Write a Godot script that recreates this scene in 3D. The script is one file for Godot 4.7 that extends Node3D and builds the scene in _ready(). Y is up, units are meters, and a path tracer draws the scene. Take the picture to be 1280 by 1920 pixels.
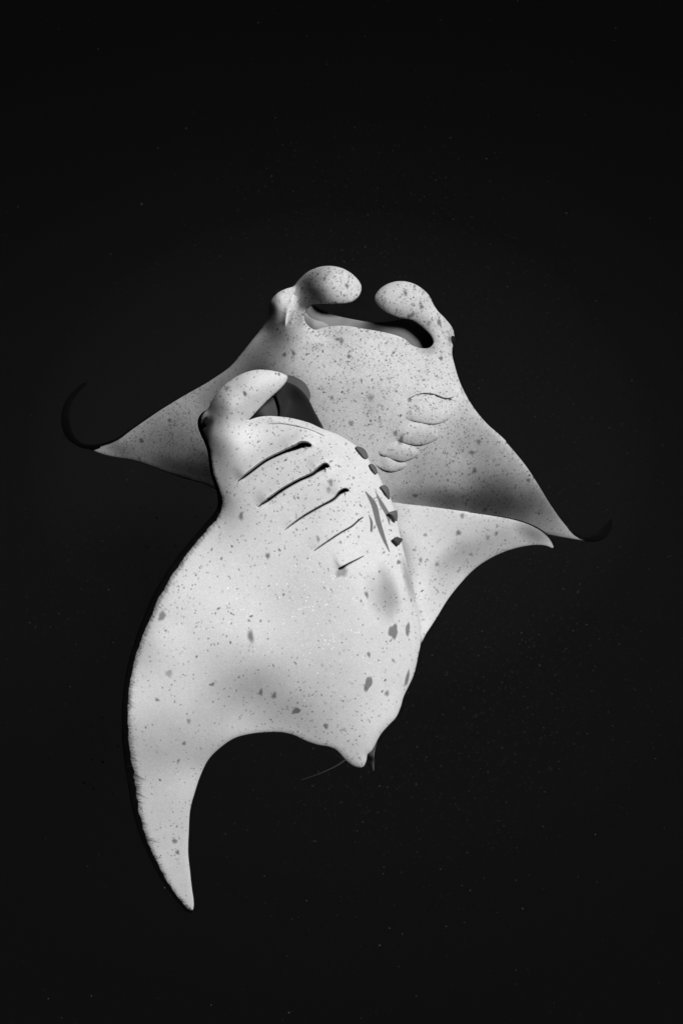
extends Node3D
# Two reef manta rays, seen from below in dark open water. Every animal is built in metres in its own frame:
# x across the body, y towards the head, z out of the belly. A skin is an outline filled with a fine mesh; a smooth
# height field gives the belly side, a thickness gives the back, and both close in a rounded rim.

var rng := RandomNumberGenerator.new()
var grain := FastNoiseLite.new()
var snow_mesh: Mesh

func _ready():
	rng.seed = 4711
	# ---- camera
	var cam := Camera3D.new()
	cam.name = "camera"
	add_child(cam)
	cam.position = Vector3(0, 2.5, 0)
	cam.fov = 50.0
	cam.near = 0.05
	cam.far = 200.0
	cam.current = true
	# ---- dark water on every side, a trace paler downwards
	var sm := ProceduralSkyMaterial.new()
	sm.sky_top_color = Color(0.024, 0.024, 0.024)
	sm.sky_horizon_color = Color(0.058, 0.058, 0.058)
	sm.sky_curve = 0.25
	sm.ground_horizon_color = Color(0.058, 0.058, 0.058)
	sm.ground_bottom_color = Color(0.056, 0.056, 0.056)
	sm.ground_curve = 0.3
	var sky := Sky.new()
	sky.sky_material = sm
	var env := Environment.new()
	env.background_mode = Environment.BG_SKY
	env.sky = sky
	env.tonemap_mode = Environment.TONE_MAPPER_LINEAR
	env.tonemap_exposure = 1.0
	env.volumetric_fog_enabled = true
	env.volumetric_fog_density = 0.0
	env.sdfgi_enabled = true
	env.ssao_enabled = true
	env.ssil_enabled = true
	var we := WorldEnvironment.new()
	we.name = "world_environment"
	we.environment = env
	add_child(we)
	# ---- the one light, from the front, a little above and to the right
	var sun := DirectionalLight3D.new()
	sun.name = "sun"
	add_child(sun)
	sun.look_at_from_position(Vector3(0.5, 0.45, 1.0), Vector3.ZERO, Vector3.UP)
	sun.light_energy = 1.38
	sun.light_color = Color(1, 1, 1)
	sun.light_angular_distance = 14.0
	sun.shadow_enabled = true
	sun.sky_mode = DirectionalLight3D.SKY_MODE_LIGHT_ONLY
	# ---- the animals, then what drifts round them
	grain.seed = 5
	grain.noise_type = FastNoiseLite.TYPE_SIMPLEX
	near_manta()
	far_manta()
	drifting_plankton()
	haze()

# ------------------------------------------------------------------ curves and distances
func pairs(flat: Array) -> PackedVector2Array:
	var p := PackedVector2Array()
	for i in range(0, flat.size(), 2):
		p.append(Vector2(flat[i], flat[i + 1]))
	return p

func smooth_line(p: PackedVector2Array, step: float, closed: bool) -> PackedVector2Array:
	var out := PackedVector2Array()
	var n := p.size()
	for i in (n if closed else n - 1):
		var a := p[(i - 1 + n) % n] if closed or i > 0 else p[0] * 2.0 - p[1]
		var b := p[i]
		var c := p[(i + 1) % n]
		var d := p[(i + 2) % n] if closed or i < n - 2 else p[n - 1] * 2.0 - p[n - 2]
		var k := maxi(1, int(ceil(b.distance_to(c) / step)))
		for j in k:
			var t := float(j) / k
			# a centripetal spline, so that uneven spacing gives no loops
			out.append(centripetal(a, b, c, d, t))
	if not closed:
		out.append(p[n - 1])
	return out

func centripetal(a: Vector2, b: Vector2, c: Vector2, d: Vector2, t: float) -> Vector2:
	var t1 := sqrt(maxf(a.distance_to(b), 1e-5))
	var t2 := t1 + sqrt(maxf(b.distance_to(c), 1e-5))
	var t3 := t2 + sqrt(maxf(c.distance_to(d), 1e-5))
	var u := lerpf(t1, t2, t)
	var a1 := a * ((t1 - u) / t1) + b * (u / t1)
	var a2 := b * ((t2 - u) / (t2 - t1)) + c * ((u - t1) / (t2 - t1))
	var a3 := c * ((t3 - u) / (t3 - t2)) + d * ((u - t2) / (t3 - t2))
	var b1 := a1 * ((t2 - u) / t2) + a2 * (u / t2)
	var b2 := a2 * ((t3 - u) / (t3 - t1)) + a3 * ((u - t1) / (t3 - t1))
	return b1 * ((t2 - u) / (t2 - t1)) + b2 * ((u - t1) / (t2 - t1))

class Rim:
	# distance to a closed outline, quick through chunks with a bounding circle
	var p: PackedVector2Array
	var mid := PackedVector2Array()
	var rad := PackedFloat32Array()
	const CH := 14
	func _init(q: PackedVector2Array):
		p = q
		for s in range(0, p.size(), CH):
			var lo := p[s]
			var hi := p[s]
			for i in CH + 1:
				var v := p[(s + i) % p.size()]
				lo = lo.min(v)
				hi = hi.max(v)
			mid.append((lo + hi) * 0.5)
			rad.append(lo.distance_to(hi) * 0.5)
	func dist(v: Vector2) -> float:
		var best := 1e9
		var n := p.size()
		var first := 0
		var near := 1e9
		for c in mid.size():
			var e := v.distance_to(mid[c])
			if e < near:
				near = e
				first = c
		for k in mid.size() + 1:
			var c := first if k == 0 else k - 1
			if (k > 0 and c == first) or v.distance_to(mid[c]) - rad[c] > best:
				continue
			for i in CH:
				var a := p[(c * CH + i) % n]
				var ab := p[(c * CH + i + 1) % n] - a
				var l := ab.length_squared()
				var t := 0.0 if l < 1e-14 else clampf((v - a).dot(ab) / l, 0.0, 1.0)
				best = minf(best, v.distance_to(a + ab * t))
		return best

# ------------------------------------------------------------------ the height field of a skin
class Relief:
	# thin plate through control points [x, y, height, rounding of the rim, thickness]
	var c: Array
	var w := PackedFloat64Array()
	var n := 0
	func _init(flat: Array):
		c = flat
		n = flat.size() / 5
		var m := n + 3
		var a := []
		for i in m:
			var row := PackedFloat64Array()
			row.resize(m + 1)
			a.append(row)
		for i in n:
			for j in n:
				a[i][j] = ker(c[i * 5] - c[j * 5], c[i * 5 + 1] - c[j * 5 + 1])
			a[i][i] += 0.0004
			var t := [1.0, c[i * 5], c[i * 5 + 1]]
			for j in 3:
				a[i][n + j] = t[j]
				a[n + j][i] = t[j]
			a[i][m] = c[i * 5 + 2]
		for i in m:
			var best := i
			for r in range(i + 1, m):
				if absf(a[r][i]) > absf(a[best][i]):
					best = r
			var keep = a[i]
			a[i] = a[best]
			a[best] = keep
			for r in range(i + 1, m):
				var f: float = a[r][i] / a[i][i]
				if f != 0.0:
					for k in range(i, m + 1):
						a[r][k] -= f * a[i][k]
		w.resize(m)
		for i in range(m - 1, -1, -1):
			var s: float = a[i][m]
			for k in range(i + 1, m):
				s -= a[i][k] * w[k]
			w[i] = s / a[i][i]
	func ker(x: float, y: float) -> float:
		var r := x * x + y * y
		return 0.0 if r < 1e-12 else r * log(r)
	func at(v: Vector2) -> Vector3:
		var s := w[n] + w[n + 1] * v.x + w[n + 2] * v.y
		var sw := 0.0
		var sr := 0.0
		var st := 0.0
		for i in n:
			var x: float = v.x - c[i * 5]
			var y: float = v.y - c[i * 5 + 1]
			var r := x * x + y * y
			if r > 1e-12:
				s += w[i] * r * log(r)
			var q := 1.0 / (r * r + 1e-6)
			sw += q
			sr += q * c[i * 5 + 3]
			st += q * c[i * 5 + 4]
		return Vector3(s, sr / sw, st / sw)

class Fold:
	# a gill slit: the plate before it ends in a raised lip over a gap, the plate behind rises out of the gap again
	var p: PackedVector2Array
	var wide := PackedFloat32Array()
	var lip := 0.0
	var deep := 0.0
	var back := 0.0
	var front := 0.0
	var rec := 0.3
	var lo: Vector2
	var hi: Vector2
	func _init(q: PackedVector2Array, widths: Array, lip_: float, deep_: float, front_: float, back_: float, rec_: float):
		rec = rec_
		p = q
		lip = lip_
		deep = deep_
		front = front_
		back = back_
		lo = p[0]
		hi = p[0]
		for i in p.size():
			var t := float(i) / (p.size() - 1) * (widths.size() - 1)
			var k := mini(int(t), widths.size() - 2)
			wide.append(lerpf(widths[k], widths[k + 1], smoothstep(0.0, 1.0, t - k)))
			lo = lo.min(p[i])
			hi = hi.max(p[i])
		lo -= Vector2.ONE * 0.12
		hi += Vector2.ONE * 0.12
	func side(i: int) -> Vector2:
		var d := p[mini(i + 1, p.size() - 1)] - p[maxi(i - 1, 0)]
		return Vector2(-d.y, d.x).normalized()
	func where(v: Vector2) -> Vector3:   # (distance across, position along 0..1, width there); across is 9 when far off
		if v.x < lo.x or v.y < lo.y or v.x > hi.x or v.y > hi.y:
			return Vector3(9, 0, 0)
		var best := 1e9
		var out := Vector3(9, 0, 0)
		for i in p.size() - 1:
			var ab := p[i + 1] - p[i]
			var t := clampf((v - p[i]).dot(ab) / ab.length_squared(), 0.0, 1.0)
			var e := v - p[i] - ab * t
			if e.length_squared() < best:
				best = e.length_squared()
				var s := ab.x * e.y - ab.y * e.x
				out = Vector3(sqrt(best) * (1.0 if s > 0 else -1.0), (i + t) / (p.size() - 1.0), lerpf(wide[i], wide[i + 1], t))
		return out
	func height(v: Vector2) -> float:
		var q := where(v)
		if q.x > 1.0:
			return 0.0
		var ends := smoothstep(0.0, 0.12, q.y) * smoothstep(1.0, 0.85, q.y)
		if q.y <= 0.0 or q.y >= 1.0:
			return 0.0
		var g := clampf(q.z / 0.010, 0.35, 1.5)
		if q.x < 0.0:
			return lip * ends * g * exp(-q.x * q.x / (front * front))
		if q.x < q.z:
			return -deep * ends * g
		return -deep * rec * ends * g * exp(-pow((q.x - q.z) / back, 2.0))

func skin(outline: PackedVector2Array, ctrl: Array, cell: float, folds: Array = []) -> Dictionary:
	var edge := smooth_line(outline, cell * 0.8, true)
	var rim := Rim.new(edge)
	var relief := Relief.new(ctrl)
	var pts := edge.duplicate()
	var ds := PackedFloat32Array()
	ds.resize(edge.size())
	var n := edge.size()
	var turn := 0.0
	for i in n:
		turn += edge[i].cross(edge[(i + 1) % n])
	var inward := 1.0 if turn > 0 else -1.0
	for off in [0.0016, 0.005, 0.011]:
		for i in range(0, n, 1 if off < 0.008 else 2):
			var d := (edge[(i + 1) % n] - edge[(i - 1 + n) % n]).normalized()
			var v: Vector2 = edge[i] + Vector2(-d.y, d.x) * inward * off
			if rim.dist(v) > off * 0.93 and Geometry2D.is_point_in_polygon(v, edge):
				pts.append(v)
				ds.append(rim.dist(v))
	for f: Fold in folds:
		for i in f.p.size():
			var s := f.side(i)
			var wd := f.wide[i]
			for a in [-0.013, -0.006, -0.0015, 0.0008, wd * 0.5, wd * 0.98, wd + 0.003, wd + 0.008, wd + 0.016]:
				if (f.deep == 0.0 and a > 0.004) or i == 0 or i == f.p.size() - 1:
					continue
				var v: Vector2 = f.p[i] + s * a
				if not Geometry2D.is_point_in_polygon(v, edge):
					continue
				var free := true
				for g: Fold in folds:
					if g != f:
						var q := g.where(v)
						if q.x < 0.03 and q.x > -0.015 and q.y > 0.0 and q.y < 1.0:
							free = false
				var e := rim.dist(v)
				if e > 0.012 and free:
					pts.append(v)
					ds.append(e)
	var lo := edge[0]
	var hi := edge[0]
	for v in edge:
		lo = lo.min(v)
		hi = hi.max(v)
	var row := 0
	var y := lo.y
	while y < hi.y:
		var x := lo.x + (cell * 0.5 if row % 2 else 0.0)
		while x < hi.x:
			var v := Vector2(x + rng.randf_range(-0.1, 0.1) * cell, y + rng.randf_range(-0.1, 0.1) * cell)
			x += cell
			if not Geometry2D.is_point_in_polygon(v, edge):
				continue
			var clear := true
			for f: Fold in folds:
				var q := f.where(v)
				if q.x > -0.018 and q.x < q.z + 0.021 and q.y > 0.0 and q.y < 1.0:
					clear = false
			if not clear:
				continue
			var e := rim.dist(v)
			if e > 0.015:
				pts.append(v)
				ds.append(e)
		y += cell * 0.866
		row += 1
	var front := PackedVector3Array()
	var back := PackedVector3Array()
	for i in pts.size():
		var q := relief.at(pts[i])
		var r := minf(q.y, q.z)
		var h := q.x
		for f: Fold in folds:
			h += f.height(pts[i])
		var pf := sqrt(maxf(0.0, 1.0 - pow(1.0 - minf(ds[i] / q.y, 1.0), 2.0)))
		var rz := minf(q.y * 0.5, q.z * 0.5)
		var pb := sqrt(maxf(0.0, 1.0 - pow(1.0 - minf(ds[i] / maxf(q.z, 0.01), 1.0), 2.0)))
		front.append(Vector3(pts[i].x, pts[i].y, h - rz * (1.0 - pf)))
		back.append(Vector3(pts[i].x, pts[i].y, q.x - rz - (q.z - rz) * pb))
	var raw := Geometry2D.triangulate_delaunay(pts)
	var tris := PackedInt32Array()
	for i in range(0, raw.size(), 3):
		var a := pts[raw[i]]
		var b := pts[raw[i + 1]]
		var c := pts[raw[i + 2]]
		if raw[i] < n and raw[i + 1] < n and raw[i + 2] < n or maxf(a.distance_to(b), maxf(b.distance_to(c), c.distance_to(a))) > cell * 2.5:
			if not Geometry2D.is_point_in_polygon((a + b + c) / 3.0, edge):
				continue
		if (b - a).cross(c - a) > 0:
			tris.append_array(PackedInt32Array([raw[i], raw[i + 2], raw[i + 1]]))   # clockwise from the belly side
		elif (b - a).cross(c - a) < 0:
			tris.append_array(PackedInt32Array([raw[i], raw[i + 1], raw[i + 2]]))
	return {"xy": pts, "front": front, "back": back, "tris": tris, "nf": normals(front, tris, 1.0), "nb": normals(back, tris, -1.0), "rim": n, "relief": relief}

func normals(p: PackedVector3Array, t: PackedInt32Array, way: float) -> PackedVector3Array:
	var out := PackedVector3Array()
	out.resize(p.size())
	for i in range(0, t.size(), 3):
		var a := p[t[i]]
		var f := (p[t[i + 2]] - a).cross(p[t[i + 1]] - a) * way
		for k in 3:
			out[t[i + k]] += f
	for i in out.size():
		out[i] = out[i].normalized() if out[i].length() > 1e-14 else Vector3(0, 0, way)
	return out

# one mesh of the triangles of a skin whose middle lies inside (or outside all of) the given outlines
func flesh(called: String, parent: Node3D, sk: Dictionary, belly: Material, top: Material, frame: Rect2, inside = null, outside: Array = []) -> MeshInstance3D:
	var pick := PackedInt32Array()
	for i in range(0, sk.tris.size(), 3):
		var c: Vector2 = (sk.xy[sk.tris[i]] + sk.xy[sk.tris[i + 1]] + sk.xy[sk.tris[i + 2]]) / 3.0
		var yes := true
		if inside != null and not Geometry2D.is_point_in_polygon(c, inside):
			yes = false
		for o in outside:
			if Geometry2D.is_point_in_polygon(c, o):
				yes = false
		if yes:
			pick.append_array(PackedInt32Array([sk.tris[i], sk.tris[i + 1], sk.tris[i + 2]]))
	var mesh := ArrayMesh.new()
	for side in 2:
		var place := {}
		var v := PackedVector3Array()
		var nn := PackedVector3Array()
		var uv := PackedVector2Array()
		var ix := PackedInt32Array()
		for i in range(0, pick.size(), 3):
			for k in [0, 1, 2] if side == 0 else [0, 2, 1]:
				var s := pick[i + k]
				if not place.has(s):
					place[s] = v.size()
					v.append(sk.front[s] if side == 0 else sk.back[s])
					nn.append(sk.nf[s] if side == 0 else sk.nb[s])
					uv.append(Vector2((sk.xy[s].x - frame.position.x) / frame.size.x, 1.0 - (sk.xy[s].y - frame.position.y) / frame.size.y))
				ix.append(place[s])
		var arr := []
		arr.resize(Mesh.ARRAY_MAX)
		arr[Mesh.ARRAY_VERTEX] = v
		arr[Mesh.ARRAY_NORMAL] = nn
		arr[Mesh.ARRAY_TEX_UV] = uv
		arr[Mesh.ARRAY_INDEX] = ix
		mesh.add_surface_from_arrays(Mesh.PRIMITIVE_TRIANGLES, arr)
		mesh.surface_set_material(side, belly if side == 0 else top)
	var o := MeshInstance3D.new()
	o.name = called
	o.mesh = mesh
	parent.add_child(o, true)
	return o

# the dark lining that closes the bottom of a gill slit
func slit_lining(parent: Node3D, sk: Dictionary, f: Fold, m: Material):
	var st := SurfaceTool.new()
	st.begin(Mesh.PRIMITIVE_TRIANGLES)
	st.set_smooth_group(0)
	var n := f.p.size()
	var rows := []
	for i in range(1, n - 1):
		var s := f.side(i)
		var row := []
		var ends := smoothstep(0.0, 0.12, float(i) / (n - 1)) * smoothstep(1.0, 0.85, float(i) / (n - 1))
		var g := clampf(f.wide[i] / 0.010, 0.35, 1.5)
		for a in [0.0002, f.wide[i] * 0.33, f.wide[i] * 0.66, f.wide[i] * 0.97]:
			var v: Vector2 = f.p[i] + s * a
			row.append(Vector3(v.x, v.y, sk.relief.at(v).x - f.deep * ends * g * (0.86 if a > f.wide[i] * 0.2 and a < f.wide[i] * 0.8 else 0.7)))
		rows.append(row)
	for i in rows.size() - 1:
		for k in 3:
			for c in [[i, k], [i, k + 1], [i + 1, k], [i, k + 1], [i + 1, k + 1], [i + 1, k]]:
				st.add_vertex(rows[c[0]][c[1]])
	st.generate_normals()
	var o := MeshInstance3D.new()
	o.name = "gill_slit"
	o.mesh = st.commit()
	o.material_override = m
	parent.add_child(o, true)

func tube(called: String, parent: Node3D, path: Array, radii: Array, m: Material) -> MeshInstance3D:
	var st := SurfaceTool.new()
	st.begin(Mesh.PRIMITIVE_TRIANGLES)
	var cv := Curve3D.new()
	for i in path.size():
		var d: Vector3 = (path[mini(i + 1, path.size() - 1)] - path[maxi(i - 1, 0)]) / 6.0
		cv.add_point(path[i], -d, d)
	var k := 40
	var ring := 10
	for i in k + 1:
		var t := float(i) / k
		var c := cv.sample_baked(t * cv.get_baked_length(), true)
		var e := cv.sample_baked(minf(t + 0.01, 1.0) * cv.get_baked_length(), true) - cv.sample_baked(maxf(t - 0.01, 0.0) * cv.get_baked_length(), true)
		var u := e.cross(Vector3(0.1, 0.2, 1)).normalized()
		var w := e.cross(u).normalized()
		var q := t * (radii.size() - 1)
		var r := lerpf(radii[int(minf(q, radii.size() - 2))], radii[int(minf(q, radii.size() - 2)) + 1], q - int(minf(q, radii.size() - 2)))
		for j in ring:
			st.set_normal(u * cos(TAU * j / ring) + w * sin(TAU * j / ring))
			st.add_vertex(c + (u * cos(TAU * j / ring) + w * sin(TAU * j / ring)) * r)
	for i in k:
		for j in ring:
			var a := i * ring + j
			var b := i * ring + (j + 1) % ring
			for x in [a, a + ring, b, b, a + ring, b + ring]:
				st.add_index(x)
	var o := MeshInstance3D.new()
	o.name = called
	o.mesh = st.commit()
	o.material_override = m
	parent.add_child(o, true)
	return o

# ------------------------------------------------------------------ skin patterns
class Hide:
	# a pattern of pigment, with some shade and glints painted in, over an animal's belly, in metres of its own frame
	var w: int
	var h: int
	var v: PackedFloat32Array
	var f: Rect2
	var s: float
	var rng: RandomNumberGenerator
	var gr: FastNoiseLite
	func _init(frame: Rect2, scale: float, base: float, r: RandomNumberGenerator, g: FastNoiseLite):
		gr = g
		f = frame
		s = scale
		rng = r
		w = int(f.size.x * s)
		h = int(f.size.y * s)
		v.resize(w * h)
		v.fill(base)
	# an ellipse that takes the skin towards a tone; soft 0 is a crisp edge, 1 a smudge
	func blot(at: Vector2, rx: float, ry: float, turn: float, tone: float, share: float, soft: float, ragged := 0.0):
		var cx := (at.x - f.position.x) * s
		var cy := (f.end.y - at.y) * s
		var a := rx * s
		var b := ry * s
		var m := maxf(a, b) * (1.0 + ragged) + 1.5
		var co := cos(turn)
		var si := sin(turn)
		var p1 := rng.randf() * TAU
		var p2 := rng.randf() * TAU
		for y in range(maxi(0, int(cy - m)), mini(h, int(cy + m) + 2)):
			for x in range(maxi(0, int(cx - m)), mini(w, int(cx + m) + 2)):
				var dx := x + 0.5 - cx
				var dy := -(y + 0.5 - cy)
				var ex := (dx * co + dy * si) / a
				var ey := (-dx * si + dy * co) / b
				var e := sqrt(ex * ex + ey * ey)
				if ragged > 0.0:
					var th := atan2(ey, ex)
					e /= 1.0 + ragged * (0.6 * sin(3.0 * th + p1) + 0.4 * sin(5.0 * th + p2))
				var k := share
				if soft >= 1.0:
					k *= pow(maxf(0.0, 1.0 - e * e), 1.5)
				else:
					var px := 0.7 / minf(a, b) + soft
					k *= clampf((1.0 - e) / px + 0.5, 0.0, 1.0)
				if k > 0.0:
					v[y * w + x] = lerpf(v[y * w + x], tone, k)
	# a short tapering stroke
	func stroke(from: Vector2, to: Vector2, width: float, tone: float, share: float, fade := true):
		var a := Vector2((from.x - f.position.x) * s, (f.end.y - from.y) * s)
		var b := Vector2((to.x - f.position.x) * s, (f.end.y - to.y) * s)
		var r := width * s * 0.5
		var lo := a.min(b) - Vector2.ONE * (r + 1)
		var hi := a.max(b) + Vector2.ONE * (r + 2)
		var ab := b - a
		for y in range(maxi(0, int(lo.y)), mini(h, int(hi.y))):
			for x in range(maxi(0, int(lo.x)), mini(w, int(hi.x))):
				var p := Vector2(x + 0.5, y + 0.5) - a
				var t := clampf(p.dot(ab) / maxf(ab.length_squared(), 0.01), 0.0, 1.0)
				var d := p.distance_to(ab * t)
				var k := clampf(r + 0.5 - d, 0.0, 1.0) * share * (1.0 - t * t if fade else 1.0)
				if k > 0.0:
					v[y * w + x] = lerpf(v[y * w + x], tone, k)
	# dark colour of the back that wraps round the leading edge and frays inwards
	func border(line: PackedVector2Array, widths: Array, fray: float, slant: float, tone := 0.006):
		var n := line.size()
		for i in n - 1:
			var q := float(i) / (n - 1) * (widths.size() - 1)
			var k := mini(int(q), widths.size() - 2)
			var wd: float = lerpf(widths[k], widths[k + 1], q - k)
			if wd < 0.0005:
				continue
			var d := (line[i + 1] - line[i]).normalized()
			var inn := Vector2(-d.y, d.x)
			var tuft := maxf(0.0, gr.get_noise_2d(i * 2.2, 40.0) + 0.05) * 2.2 + 0.12
			for c in 2:
				var at := line[i].lerp(line[i + 1], rng.randf()) - inn * 0.012
				stroke(at, at + inn * (0.012 + wd * (1.0 - minf(fray, 0.4) * (0.5 - 0.7 * absf(gr.get_noise_1d(i * 1.4)) + 0.25 * rng.randf()))), 1.7 / s, tone, 1.0, false)
				stroke(at, at + inn * (0.012 + wd * rng.randf_range(0.8, 1.5)), 2.0 / s, tone, 0.22 * minf(1.0, fray * 2.0), false)
				stroke(at, at + inn * (0.012 + wd * rng.randf_range(1.2, 2.4)), 2.4 / s, tone, 0.10 * minf(1.0, fray * 2.0))
				if rng.randf() < 0.3 + tuft * 0.5:
					var long := wd * (1.0 + fray * tuft * pow(rng.randf(), 1.4) * 1.6)
					stroke(at, at + (inn + d * slant).normalized() * (0.012 + long), rng.randf_range(0.9, 2.2) / s, tone, rng.randf_range(0.25, 0.8))
	func done(mottle: float, fine: float) -> ImageTexture:
		var data := PackedByteArray()
		data.resize(w * h * 3)
		gr.frequency = 0.012
		for i in w * h:
			var x := i % w
			var y := i / w
			var c := v[i] * (1.0 + mottle * gr.get_noise_2d(x, y) + fine * (rng.randf() - 0.5) + fine * 0.5 * (float(((x >> 1) * 73856093 ^ (y >> 1) * 19349663 ^ (x >> 1) * (y >> 1) * 83492791) & 1023) / 1023.0 - 0.5))
			var b := int(clampf(pow(maxf(c, 0.0), 1.0 / 2.2) * 255.0, 0.0, 255.0))
			data[i * 3] = b
			data[i * 3 + 1] = b
			data[i * 3 + 2] = b
		var im := Image.create_from_data(w, h, false, Image.FORMAT_RGB8, data)
		im.generate_mipmaps()
		return ImageTexture.create_from_image(im)

func hide_material(t: ImageTexture) -> StandardMaterial3D:
	var m := StandardMaterial3D.new()
	m.albedo_texture = t
	m.roughness = 0.7
	m.metallic_specular = 0.06
	m.texture_repeat = false
	return m

func plain(tone: float, rough := 0.6) -> StandardMaterial3D:
	var m := StandardMaterial3D.new()
	var c := pow(tone, 1.0 / 2.2)
	m.albedo_color = Color(c, c, c)
	m.roughness = rough
	m.metallic_specular = 0.08
	return m

func eye_ball(parent: Node3D, at: Vector3, r: float):
	var sp := SphereMesh.new()
	sp.radius = r
	sp.height = r * 2.0
	sp.radial_segments = 24
	sp.rings = 14
	var o := MeshInstance3D.new()
	o.name = "eye"
	o.mesh = sp
	o.material_override = plain(0.006, 0.4)
	o.position = at
	o.scale = Vector3(1, 1.1, 0.8)
	parent.add_child(o, true)

func peppering(hd: Hide, count: int, small: float, large: float, power: float, tone: float, density: Array):
	# freckles, or painted glints where the tone is pale: many tiny ones, few large, stretched a little along the body
	var done := 0
	var tries := 0
	while done < count and tries < count * 30:
		tries += 1
		var at := Vector2(hd.f.position.x + rng.randf() * hd.f.size.x, hd.f.position.y + rng.randf() * hd.f.size.y)
		var k: float = density[0]
		for i in range(1, density.size(), 4):
			var e: float = at.distance_to(Vector2(density[i], density[i + 1])) / density[i + 2]
			k += density[i + 3] * exp(-e * e)
		k *= 0.55 + 1.1 * maxf(0.0, grain.get_noise_2d(at.x * 900.0, at.y * 900.0) + 0.3)
		if rng.randf() > k:
			continue
		done += 1
		var r := lerpf(small, large, pow(rng.randf(), power))
		var st := rng.randf_range(1.0, 2.4)
		hd.blot(at, r * 1.25 * sqrt(st), r * 1.25 / sqrt(st), rng.randf_range(0.4, 2.6), tone * rng.randf_range(0.6, 1.9), rng.randf_range(0.35, 0.95), 0.85, 0.12)

func thing(called: String, label: String, category: String, at: Vector3) -> Node3D:
	var o := Node3D.new()
	o.name = called
	o.position = at
	o.set_meta("label", label)
	o.set_meta("category", category)
	o.set_meta("group", "manta rays swimming belly first through dark water")
	add_child(o, true)
	return o

func lens(called: String, parent: Node3D, outline: Array, ctrl: Array, cell: float, belly: Material, top: Material, frame: Rect2) -> MeshInstance3D:
	return flesh(called, parent, skin(pairs(outline), ctrl, cell), belly, top, frame)

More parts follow.
